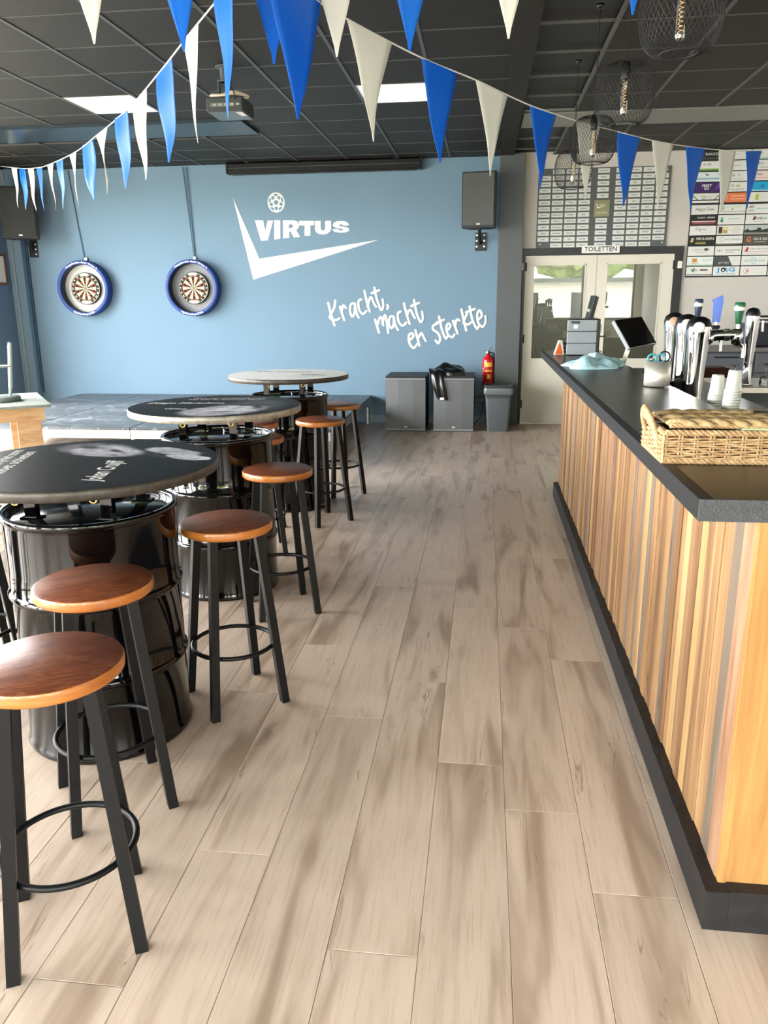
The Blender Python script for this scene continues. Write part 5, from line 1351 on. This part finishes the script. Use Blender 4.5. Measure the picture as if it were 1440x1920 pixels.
pl = MB().box(0.655, 0.83, -0.018, -0.012, 0.35, 0.53).build('plaque', mat('brass_green_plaque', '#8f8f6a', 0.3, 0.5), nb)
MB().prism([(0.675, 0.50), (0.70, 0.452), (0.80, 0.468), (0.69, 0.438)], 0.0182, 0.019, WM).build('plaque_logo', M_print, pl)
add_text(MB(), 'VIRTUS', 0.03, WM @ Matrix.Translation((0.745, 0.475, 0.0185)), 0, 0.07).build('plaque_lettering', M_print, pl)
add_text(MB(), 'CLUB VAN 100', 0.022, WM @ Matrix.Translation((0.745, 0.39, 0.0185)), 0, 0.12).build('plaque_lettering', M_print, pl)
sc_ = MB()
for x, z in ((0.045, 0.84), (0.045, 0.05), (1.455, 0.84), (1.455, 0.05)): sc_.cyl(0.008, 0.012, 0.015, 12, 0, (0, 0), WM @ Matrix.Translation((x, z, 0)))
sc_.build('screw', M_whitepl, nb)

# ---------------------------------------------------------------- sponsor board
sb = thing('sponsor_board', 'black board of coloured sponsor panels on wall above the back bar', 'notice board', (2.335, WY - 0.002, 1.768))
CW, RH_ = 0.305, 0.1135
MB().box(0, CW * 4 + 0.02, -0.012, 0, -0.012, CZ - 1.768 - 0.002).build('board', mat('board_black', '#141618', 0.5), sb)
W_, K_ = '#e4e5e1', '#16181a'
def T(s_, x, z, h, w, c, **k): return ('t', s_, x, z, h, w, c, k)
def B(x0, x1, z0, z1, c): return ('b', x0, x1, z0, z1, c)
def Cc(x, z, r, c): return ('c', x, z, r, c)
def Pp(pts, c): return ('p', pts, c)
G_ = '#8a8d8c'
PANELS = [
 [(K_, [T('BAKKER', .62, .62, .4, .55, W_), B(.1, .9, .1, .28, '#4a4d52')]), (W_, [T('virtus', .4, .6, .3, .25, G_, shear=.3), B(0, 1, 0, .1, '#cfd8cc')]), (W_, [B(0, 1, 0, .22, '#bfe0cf'), T('groen', .25, .65, .3, .3, G_)]), (W_, [])],
 [(W_, [T('AK', .35, .68, .3, .12, K_), Pp([(.42, .5), (.48, .85), (.52, .6), (.57, .9), (.62, .5), (.57, .78), (.52, .5), (.48, .74)], K_), B(.1, 1, 0, .17, '#5d8a2c'), B(.1, 1, .17, .28, '#b5cc86')]), (W_, [T('bouw', .5, .5, .25, .3, G_)]), (W_, [T('AGE', .35, .65, .36, .2, '#3b3d3f'), B(.3, .7, .22, .28, G_)]), (W_, [])],
 [('#dde8ea', [B(0, 1, .22, .4, '#8fbcc6'), Pp([(.38, .85), (.55, .72), (.48, .6)], '#4a5358'), B(.88, .95, .72, .82, '#4a5358')]), (W_, [T('B', .42, .6, .36, .08, '#4f6b2a'), T('O', .52, .6, .3, .07, '#c5d46a'), T('V', .62, .6, .36, .08, '#2b3c20'), B(.38, .78, .2, .25, '#b9bdb5')]), ('#e9d9d2', [T('Orbit', .28, .65, .42, .34, '#5a3f3c'), B(.1, .7, .25, .3, '#d08f80')]), ('#cfe5b8', [])],
 [('#3c1a63', [T('FEEST', .5, .68, .36, .36, W_, bold=.03), T('GO', .5, .36, .34, .2, W_, bold=.03), Pp([(.8, .2), (1, .5), (1, .9), (.9, .8)], '#6a3f98')]), (W_, [T('FR', .42, .62, .34, .12, '#55585a'), B(.56, .70, .5, .72, '#b8c08c'), T('sportprijzen.nl', .55, .25, .22, .62, '#4c4f50')]), ('#12a5d8', [Cc(.5, .52, .2, '#0b84b8'), B(.0, 1, .05, .12, '#dff0f6')]), (W_, [])],
 [(W_, [Pp([(0, .75), (.16, .35), (.2, .35), (.03, .8)], '#33424c'), Pp([(1, .75), (.86, .35), (.82, .35), (.97, .8)], '#33424c'), Cc(.42, .55, .2, '#44484a'), Cc(.42, .55, .15, W_), T('MEESTERS', .62, .6, .2, .2, G_), B(0, 1, .22, .34, K_)]), ('#e57e4f', [Cc(.18, .55, .28, '#f6c3a6'), Cc(.18, .55, .2, '#e57e4f'), B(.4, .92, .6, .72, '#f3b496'), B(.4, .96, .3, .42, '#f3b496')]), (W_, [B(.28, .4, .18, .82, '#b7cc3a'), B(.86, .95, .5, .7, G_)]), (W_, [])],
 [(W_, [T('Happy Dees', .5, .55, .48, .72, '#3a3a3a', shear=.35)]), ('#e2e6df', [T('HARTMANN', .52, .75, .26, .62, '#a3bfae', spacing=1.6), B(.06, .2, .4, .8, '#b8bcb4'), B(0, 1, .2, .3, '#b0b4ae'), Pp([(.47, .55), (.55, .55), (.51, .42)], K_)]), (W_, [T('///', .18, .7, .4, .2, K_, bold=.03), T('JORIS', .18, .3, .32, .22, K_), B(.36, .95, .46, .56, '#9fcbd0')]), (W_, [])],
 [(K_, [B(.25, .56, .68, .86, '#8d8f90'), B(.62, .92, .68, .86, '#a8aaab'), B(0, 1, .02, .5, '#57161d'), B(.05, .95, .28, .42, '#e3c9cb'), B(.12, .9, .1, .16, '#a86a70')]), (W_, [Pp([(.1, .3), (.2, .2), (.2, .8), (.1, .7)], '#63b5ad'), Pp([(.06, .4), (.2, .2), (.16, .45)], '#2c3b3a'), B(.38, .82, .55, .65, '#aecfcc'), B(.32, .86, .22, .27, '#d3d8d5')]), (W_, [T('ZVELO', .56, .58, .36, .45, K_, bold=.015, shear=.1), Pp([(.25, .4), (.32, .85), (.38, .75), (.36, .45)], '#6a2b20'), B(.28, .72, .2, .28, '#c9c6c4')]), (W_, [])],
 [(W_, [T('Signa', .42, .66, .5, .42, '#8a8d90'), B(.4, .85, .3, .34, '#c5c8c6'), B(.3, .7, .12, .16, '#cdd0ce')]), (W_, [B(.06, .2, .15, .85, '#4c2f24'), B(.21, .42, .5, .85, '#e0d49b'), B(.22, .4, .15, .5, '#b8a355'), B(.5, .92, .48, .54, '#c9c3a2'), B(.6, .85, .7, .76, '#c9c3a2'), B(.55, .85, .25, .31, '#c9c3a2')]), ('#b9c0c2', [B(0, 1, .2, .42, '#3a3d3a'), Pp([(0, .42), (.12, .6), (.2, .42), (.45, .5), (.5, .7), (.6, .7), (.64, .45), (.85, .6), (1, .45), (1, .3), (0, .3)], '#2c2f2c'), B(0, 1, 0, .2, '#8c8f88')]), (W_, [])],
 [(K_, [T('HEULIGERS', .62, .72, .36, .68, W_, bold=.02), Pp([(.05, .35), (.1, .85), (.2, .8), (.16, .35)], '#c3b27a'), B(.25, .66, .12, .42, '#6f6a22'), B(.27, .64, .2, .26, '#c9c27e')]), (W_, [Cc(.22, .6, .24, '#9a9c98'), Cc(.22, .6, .19, W_), T('NICK DEKKERS', .64, .6, .26, .58, '#6d7072'), B(0, 1, 0, .16, K_), B(.05, .9, .06, .1, '#9a9c98')]), ('#55504b', [T('G', .2, .55, .8, .16, '#e0883a', bold=.02), T('Gall & Gall', .63, .62, .38, .52, W_, bold=.015), B(.4, .85, .25, .34, '#a9a49e')]), ('#3a3a38', [])],
 [(W_, [T('HEMELRIJK', .5, .66, .26, .7, '#5c6164', spacing=1.5), B(.63, .77, .54, .8, '#44484b'), B(.28, .72, .36, .42, '#b5b8b6')]), (W_, [T('<6>', .17, .5, .42, .22, '#4a4e52'), T('woonschuijt', .66, .6, .28, .56, '#5a5f66', bold=.01), B(.4, .72, .3, .36, '#a9adb0')]), (W_, [Pp([(.08, .35), (.16, .85), (.24, .8), (.2, .4)], '#b23b36'), T("KRIKE'S GRILLHOUSE", .62, .64, .2, .66, '#5d4a48'), B(0, 1, .3, .38, '#d8a3b0'), B(.2, .8, .12, .18, '#d9c3c8')]), (W_, [])],
 [('#e3ece6', [B(.2, .38, .4, .82, '#d08a50'), B(.15, .45, .2, .3, '#dcc0a0'), B(.56, .95, .66, .72, '#c0c8c0'), B(.6, .95, .5, .56, '#c0c8c0'), B(0, 1, .03, .1, '#6fae86')]), (W_, [Pp([(0, 0), (.7, 0), (.52, 1), (0, 1)], '#4c4f52'), T('garage', .38, .35, .36, .42, '#a5a8aa', bold=.015), B(.72, .9, .5, .55, '#c6c9cb')]), (W_, [T('taxi', .2, .5, .34, .2, '#4f9db5'), Cc(.46, .52, .36, '#8ec6d8'), Cc(.46, .52, .3, W_), T('GO', .46, .52, .34, .16, '#3f93b0'), T('verde', .75, .5, .34, .28, '#4f9db5')]), (W_, [])],
 [(W_, [Cc(.22, .64, .13, '#4c8f57'), Cc(.30, .72, .13, '#4c8f57'), Cc(.27, .52, .12, '#4c8f57'), T('JAN', .4, .6, .26, .12, '#3b4a40'), B(.52, .82, .55, .74, '#6b5a58'), B(0, 1, .08, .16, K_)]), (W_, [T('J RG', .5, .64, .62, .72, '#2f9bd6', bold=.03), Cc(.38, .64, .26, '#2b2f33'), Cc(.38, .6, .12, W_), B(.12, .55, .14, .24, '#a8d3ea'), T('WONEN', .68, .19, .18, .3, '#1f78ae', bold=.02)]), (W_, [Cc(.22, .5, .32, '#d8a0a0'), Cc(.22, .5, .27, W_), T('Jt', .26, .5, .4, .12, '#c03a3a', bold=.02), B(.42, .9, .66, .7, '#e0b8b8'), B(.42, .9, .3, .34, '#e0b8b8')]), (W_, [])],
]
for r_, row in enumerate(PANELS):
    for c_, (bg, items) in enumerate(row):
        x0 = 0.008 + c_ * CW; zt = CZ - 1.768 - 0.012 - r_ * RH_
        if r_ >= 5: zt -= 0.012
        w_, h_ = CW - 0.012, RH_ - 0.011
        p = MB().box(x0, x0 + w_, -0.015, -0.012, zt - h_, zt).build('panel', mat('panel_%s' % bg[1:], bg, 0.5), sb)
        byc = {}
        for n_, it in enumerate(items):
            dz = 0.0151 + 0.00015 * (n_ + 1)
            col_ = it[-1] if it[0] != 't' else it[6]
            mb = byc.setdefault(col_, MB())
            X = lambda u: x0 + u * w_
            Z = lambda v: zt - h_ + v * h_
            if it[0] == 'b': mb.prism([(X(it[1]), Z(it[3])), (X(it[2]), Z(it[3])), (X(it[2]), Z(it[4])), (X(it[1]), Z(it[4]))], dz - 0.0001, dz, WM)
            elif it[0] == 'c': mb.prism([(X(it[1]) + it[3] * h_ * math.cos(2 * math.pi * k / 24), Z(it[2]) + it[3] * h_ * math.sin(2 * math.pi * k / 24)) for k in range(24)], dz - 0.0001, dz, WM)
            elif it[0] == 'p': mb.prism([(X(u), Z(v)) for u, v in it[1]], dz - 0.0001, dz, WM)
            else: add_text(mb, it[1], it[4] * h_, WM @ Matrix.Translation((X(it[2]), Z(it[3]), dz)), 0, it[5] * w_, it[7].get('bold', 0), it[7].get('shear', 0), it[7].get('spacing', 1))
        for col_, mb in byc.items():
            mb.build('print', mat('print_%s' % col_[1:], col_, 0.55), p)

# ---------------------------------------------------------------- pendant lamps with wire-mesh shades
M_wireblk = mat('black_wire', '#1c1d1e', 0.4)
LBOT, LTOP, LR = 2.305, 2.562, 0.134
def shade_prof(n):
    pts = [(0.060, 0.0), (0.088, 0.004), (0.112, 0.026), (0.126, 0.060), (0.1335, 0.105), (0.1335, 0.15), (0.126, 0.195), (0.108, 0.23), (0.078, 0.250), (0.034, 0.257)]
    return [(p.x, p.y) for p in spline([(a, b_, 0) for a, b_ in pts], n)]
def mesh_shade():
    mb = MB(); prof = shade_prof(3); K = len(prof); S = 46
    for sgn in (1, -1):
        for s_ in range(S):
            pts = []
            for i, (r_, z) in enumerate(prof):
                a = 2 * math.pi * s_ / S + sgn * (i / (K - 1)) * 2 * math.pi * 12.0 / S
                pts.append((r_ * math.cos(a), r_ * math.sin(a), z))
            mb.tube(pts, 0.0009, 3, caps=False)
    return mb.mesh('mesh_shade', M_wireblk)
shade_me = mesh_shade()
sring = MB().ring(0.060, 0.003, 0.0, 40, tseg=6).ring(0.034, 0.003, 0.257, 32, tseg=6).mesh('shade_ring', M_wireblk)
sock = MB().lathe([(0, 0.268), (0.012, 0.268), (0.020, 0.25), (0.022, 0.19), (0.0205, 0.185), (0, 0.185)], 20).mesh('socket', M_blackpl)
bulb_gl = thin_glass('bulb_glass', '#f3efe6', 0.06)
bulb = MB().lathe([(0.013, 0.188), (0.0165, 0.178), (0.0165, 0.055), (0.014, 0.044), (0.008, 0.038), (0.0, 0.036)], 20).mesh('bulb', bulb_gl)
fil = MB().tube([(0.0075 * math.cos(t * 0.9), 0.0075 * math.sin(t * 0.9), 0.055 + 0.115 * t / 60) for t in range(61)], 0.0013, 4).mesh('filament', mat('filament', '#ffd9a0', 0.4, emit=0.12))
tipm = MB().lathe([(0.0, 0.036), (0.007, 0.0385), (0.0125, 0.044), (0.013, 0.05)], 16).mesh('bulb_tip', M_chrome)
LAMPS = [(3.0, 'mesh pendant lamp at the picture top, nearest of four in a row'), (4.1, 'mesh pendant lamp hanging second in the row over the bar'), (5.2, 'mesh pendant lamp overlapping a white pennant, third in the row'), (6.3, 'mesh pendant lamp before the name board, farthest in the row')]
for y_, lb_ in LAMPS:
    t = thing('pendant_lamp', lb_, 'pendant lamp', (0.612, y_, LBOT), 0, 'wire mesh pendant lamps over the bar')
    sh_ = put('mesh_shade', shade_me, t); put('shade_ring', sring, sh_)
    put('socket', sock, t); bb_ = put('bulb', bulb, t); put('filament', fil, bb_); put('bulb_tip', tipm, bb_)
    MB().tube([(0, 0, 0.265), (0, 0, CZ - LBOT - 0.004)], 0.003, 6).build('cord', M_blackpl, t)
    MB().lathe([(0, CZ - LBOT - 0.022), (0.02, CZ - LBOT - 0.022), (0.024, CZ - LBOT - 0.001), (0, CZ - LBOT - 0.001)], 20).build('ceiling_cup', M_blackpl, t)

# ---------------------------------------------------------------- bunting
def glossy_poly(name, hx):
    m = mat(name, hx, 0.42, spec=0.4)
    m.node_tree.nodes['Principled BSDF'].inputs['Subsurface Weight'].default_value = 0.0
    # thin plastic lets some light through
    nt = m.node_tree; N = nt.nodes.new; L = nt.links.new; b = nt.nodes['Principled BSDF']; o = nt.nodes['Material Output']
    tr = N('ShaderNodeBsdfTranslucent'); tr.inputs[0].default_value = lin(hx); mx = N('ShaderNodeMixShader'); mx.inputs[0].default_value = 0.35
    L(b.outputs[0], mx.inputs[1]); L(tr.outputs[0], mx.inputs[2]); L(mx.outputs[0], o.inputs[0])
    return m
M_pb = glossy_poly('blue_pennant_plastic', '#0572d8')
M_pw = glossy_poly('white_pennant_plastic', '#e6e6de')
M_str = mat('white_ribbon', '#e8e8e2', 0.6)
BS = 1.45                       # the photograph puts the lines this much farther off than a first guess
PH, PWD_ = 0.30 * BS, 0.205 * BS
def pennant(parent, p0, p1, colour, seed, wig=1.0, h=PH):
    """cloth triangle hung between two points of the ribbon; a closed thin sheet with folds"""
    rr = random.Random(seed); p0 = Vector(p0); p1 = Vector(p1); d = p1 - p0; w = d.length
    dn = Vector((d.x, d.y, 0)).normalized(); nrm = Vector((-dn.y, dn.x, 0))
    n, m = 6, 12; tw = rr.uniform(-0.5, 0.5) * wig; ph = rr.uniform(0, 6); a1 = rr.uniform(0.006, 0.014) * wig; sway = rr.uniform(-0.02, 0.02) * wig
    mid = (p0 + p1) / 2
    fr_ = []
    for j in range(m + 1):
        v = j / m; k = max(0.03, 1 - v)
        for i in range(n + 1):
            u = i / n - 0.5
            base = mid + d * (u * k) * (1.0 if j == 0 else 1.0)
            ang = tw * v * 1.6
            off = d * (u * k)
            hor = Vector((off.x, off.y, 0)); l = hor.dot(dn)
            q = mid + dn * l * math.cos(ang) + nrm * l * math.sin(ang) + Vector((0, 0, off.z * (1 - v)))
            q += nrm * (a1 * math.sin(v * 7 + ph) * v * 1.6 + 0.012 * wig * math.sin(u * 9 + ph) * v * (1 - v) * 2) + dn * sway * v * v
            q.z -= h * v
            fr_.append(q)
    th = nrm * 0.0006
    vs = [tuple(q + th) for q in fr_] + [tuple(q - th) for q in fr_]; N1 = n + 1; o = len(fr_); fs = []
    for j in range(m):
        for i in range(n):
            a, b_, c, e = j * N1 + i, j * N1 + i + 1, (j + 1) * N1 + i + 1, (j + 1) * N1 + i
            fs.append((a, b_, c, e)); fs.append((o + e, o + c, o + b_, o + a))
        fs.append((j * N1, (j + 1) * N1, o + (j + 1) * N1, o + j * N1)); fs.append((j * N1 + n, o + j * N1 + n, o + (j + 1) * N1 + n, (j + 1) * N1 + n))
    return MB().add(vs, fs, 0, True).build('pennant', M_pb if colour == 'b' else M_pw, parent)
def bunting(name, label, ctrl, starts, seed, wig, width=PWD_, ext=None):
    """ctrl: 3-D points of the ribbon; starts: (arc position 0..1, colour)"""
    t = thing(name, label, 'bunting', (0, 0, 0), 0, 'blue and white bunting')
    pts = spline(ctrl, 14)
    acc = [0.0]
    for a, b_ in zip(pts, pts[1:]): acc.append(acc[-1] + (b_ - a).length)
    def at(s_):
        s_ = max(0, min(acc[-1] - 1e-6, s_))
        for i in range(len(acc) - 1):
            if acc[i + 1] >= s_: return pts[i].lerp(pts[i + 1], (s_ - acc[i]) / max(1e-9, acc[i + 1] - acc[i]))
    MB().tube(pts, 0.004, 6).build('ribbon', M_str, t)
    return t, at, acc
# the line that runs from the middle of the ceiling to the right, over the bar
Bpx = [((560, -22), 2.28), ((650, 35), 2.5), ((735, 81), 2.70), ((790, 108), 2.86), ((857, 138), 3.03), ((892, 150), 3.14), ((952, 180), 3.32), ((993, 197), 3.42), ((1043, 215), 3.57), ((1080, 226), 3.68), ((1125, 238), 3.80), ((1155, 246), 3.88), ((1200, 258), 4.02), ((1222, 263), 4.10), ((1263, 270), 4.24), ((1285, 274), 4.34), ((1322, 279), 4.48), ((1348, 281), 4.60), ((1380, 283), 4.76), ((1398, 283), 4.86), ((1428, 283), 5.02), ((1500, 276), 5.5)]
Bp = [PY(*q, y_ * BS) for q, y_ in Bpx]
tb, at_, acc_ = bunting('bunting', 'bunting line of pennants crossing the room from top middle towards the sponsor board', [PY(470, -90, 2.05 * BS)] + Bp[:1] + Bp[1::2] + [Bp[-1], Vector((3.9, 9.6, 3.08))], None, 1, 0.4)
pairs = [(1, 2, 'w'), (3, 4, 'b'), (5, 6, 'w'), (7, 8, 'b'), (9, 10, 'w'), (11, 12, 'b'), (13, 14, 'w'), (15, 16, 'b'), (17, 18, 'w'), (19, 20, 'b')]
pennant(tb, PY(497, -64, 2.12 * BS), PY(601, 6, 2.36 * BS), 'b', 90, 0.25, 0.31 * BS)
for k, (a, b_, c_) in enumerate(pairs): pennant(tb, Bp[a], Bp[b_], c_, 20 + k, 0.35)
# the line that falls from the middle of the ceiling to the left corner
Apx = [((475, -80), 2.12), ((437, -42), 2.22), ((400, 3), 2.36), ((372, 43), 2.52), ((343, 75), 2.68), ((322, 107), 2.85), ((293, 143), 3.07), ((275, 163), 3.22), ((247, 196), 3.47), ((239, 205), 3.57), ((215, 222), 3.8), ((202, 237), 3.97), ((180, 255), 4.2), ((174, 263), 4.32), ((155, 272), 4.55), ((143, 284), 4.72), ((130, 291), 4.88), ((118, 297), 5.05), ((105, 303), 5.22), ((100, 305), 5.3), ((88, 309), 5.42), ((79, 313), 5.55), ((68, 314), 5.68), ((63, 315), 5.75), ((52, 316), 5.88), ((47, 316), 5.95), ((36, 316), 6.08), ((32, 315), 6.15), ((21, 314), 6.28), ((5, 312), 6.5)]
Ap = [PY(*q, y_ * BS) for q, y_ in Apx]
ta, at_, acc_ = bunting('bunting', 'bunting line of narrow-looking pennants falling towards the corner loudspeaker', Ap[0::3] + [Ap[-1], PY(2, 312, 6.55 * BS)], None, 2, 1.0)
pa = [(1, 2, 'b'), (3, 4, 'w'), (5, 6, 'b'), (7, 8, 'w'), (9, 10, 'b'), (11, 12, 'w'), (13, 14, 'b'), (15, 16, 'w'), (17, 18, 'b'), (19, 20, 'w'), (21, 22, 'b'), (23, 24, 'w'), (25, 26, 'b'), (27, 28, 'w')]
for k, (a, b_, c_) in enumerate(pa): pennant(ta, Ap[a], Ap[b_], c_, 50 + k, 0.6, (0.29 if k > 4 else 0.31) * BS)
# a nearer line above the frame, only the tips hang into view
Cp = []
tips = [(178, 82, 'w'), (343, 97, 'b'), (515, 121, 'b'), (632, 107, 'w'), (770, 96, 'b'), (952, 73, 'w'), (1187, 28, 'b')]
yc = 2.35 * BS
cpt = []
for x, y_, c_ in tips:
    q = PY(x, y_, yc); cpt.append((q, c_))
ctrl = [Vector((-2.4, yc + 0.4, 3.0))] + [q + Vector((0, 0, PH)) for q, c_ in cpt] + [Vector((1.9, yc + 0.3, 3.05))]
tcb, at_, acc_ = bunting('bunting', 'bunting line overhead whose pennant tips hang into the picture top', ctrl, None, 3, 0.4)
for k, (q, c_) in enumerate(cpt):
    w_ = 0.085 * BS
    a_ = q + Vector((-w_, 0.0, PH)); b2_ = q + Vector((w_, 0.0, PH))
    i0 = k + 1
    sl_ = (ctrl[i0 + 1].z - ctrl[i0 - 1].z) / (ctrl[i0 + 1].x - ctrl[i0 - 1].x)
    a_.z -= w_ * sl_; b2_.z += w_ * sl_
    pennant(tcb, a_, b2_, c_, 70 + k, 0.25)

# ---------------------------------------------------------------- projector on its ceiling mount
pj = thing('projector', 'dark ceiling projector with coiled white cable on black mount', 'projector', (-1.80, 5.98, 2.80))
q0 = PY(380, 188, 5.9); q1 = PY(458, 216, 5.9)
pj.location = ((q0.x + q1.x) / 2, 5.95, q1.z + 0.035)
pwd = (q1.x - q0.x) / 2 * 0.9; phh = 0.095
MB().rbox(-pwd, pwd, -0.03, 0.26, 0, phh, 0.01).build('body', mat('charcoal_projector', '#35393a', 0.5), pj)
MB().box(-pwd + 0.03, pwd - 0.06, -0.0315, -0.029, 0.03, 0.055).build('port_panel', mat('grey_port_panel', '#6a6d62', 0.5), pj)
pp_ = MB()
for k in range(5): pp_.rbox(-pwd + 0.05 + k * 0.042, -pwd + 0.075 + k * 0.042, -0.033, -0.031, 0.036, 0.05, 0.001)
pp_.build('port', mat('pale_grey_port', '#9fa29a', 0.5), pj)
MB().box(-pwd + 0.01, pwd - 0.01, -0.02, 0.25, -0.003, 0.0).build('underside', mat('blue_grey_underside', '#5d6a72', 0.4), pj)
MB().prism([(pwd - 0.06, 0.0), (pwd - 0.01, 0.0), (pwd - 0.01, 0.12), (pwd - 0.05, 0.12)], -0.0045, -0.003).build('sticker', M_whitepl, pj)
for k in range(3):
    MB().tube(spline([(-pwd + 0.02, 0.02 + .02 * k, phh + 0.02 + .008 * k), (-0.03, -0.01 + .015 * k, phh + 0.012 + .006 * k), (0.06, 0.0, phh + 0.022 + .006 * k), (pwd + 0.01, 0.06, phh + 0.02), (pwd - 0.01, 0.1, phh + 0.014), (0, 0.08, phh + 0.02), (-pwd + 0.03, 0.06, phh + 0.02 + .008 * k)], 6), 0.009, 7).build('coiled_cable', mat('cream_cable', '#dccdb4', 0.5), pj)
mt = MB(); hz = CZ - pj.location.z - 0.004
mt.cyl(0.028, phh + 0.12, hz, 16).box(-0.045, -0.037, -0.02, 0.02, phh, phh + 0.14).box(0.037, 0.045, -0.02, 0.02, phh, phh + 0.14).box(-0.045, 0.045, -0.03, 0.03, phh + 0.12, phh + 0.128).box(-0.07, 0.07, -0.05, 0.05, phh - 0.001, phh + 0.006).cyl(0.06, hz - 0.01, hz, 20)
for v_ in range(len(mt.v)): mt.v[v_] = (mt.v[v_][0] - 0.03, mt.v[v_][1] + 0.1, mt.v[v_][2])
mt.build('mount', M_dgrey, pj)
MB().tube(spline([(-0.01, 0.08, hz - 0.05), (0.01, 0.03, phh + 0.12), (0.07, -0.02, phh + 0.03), (pwd - 0.05, -0.036, phh - 0.02)], 6), 0.004, 6).build('power_cord', M_blackpl, pj)
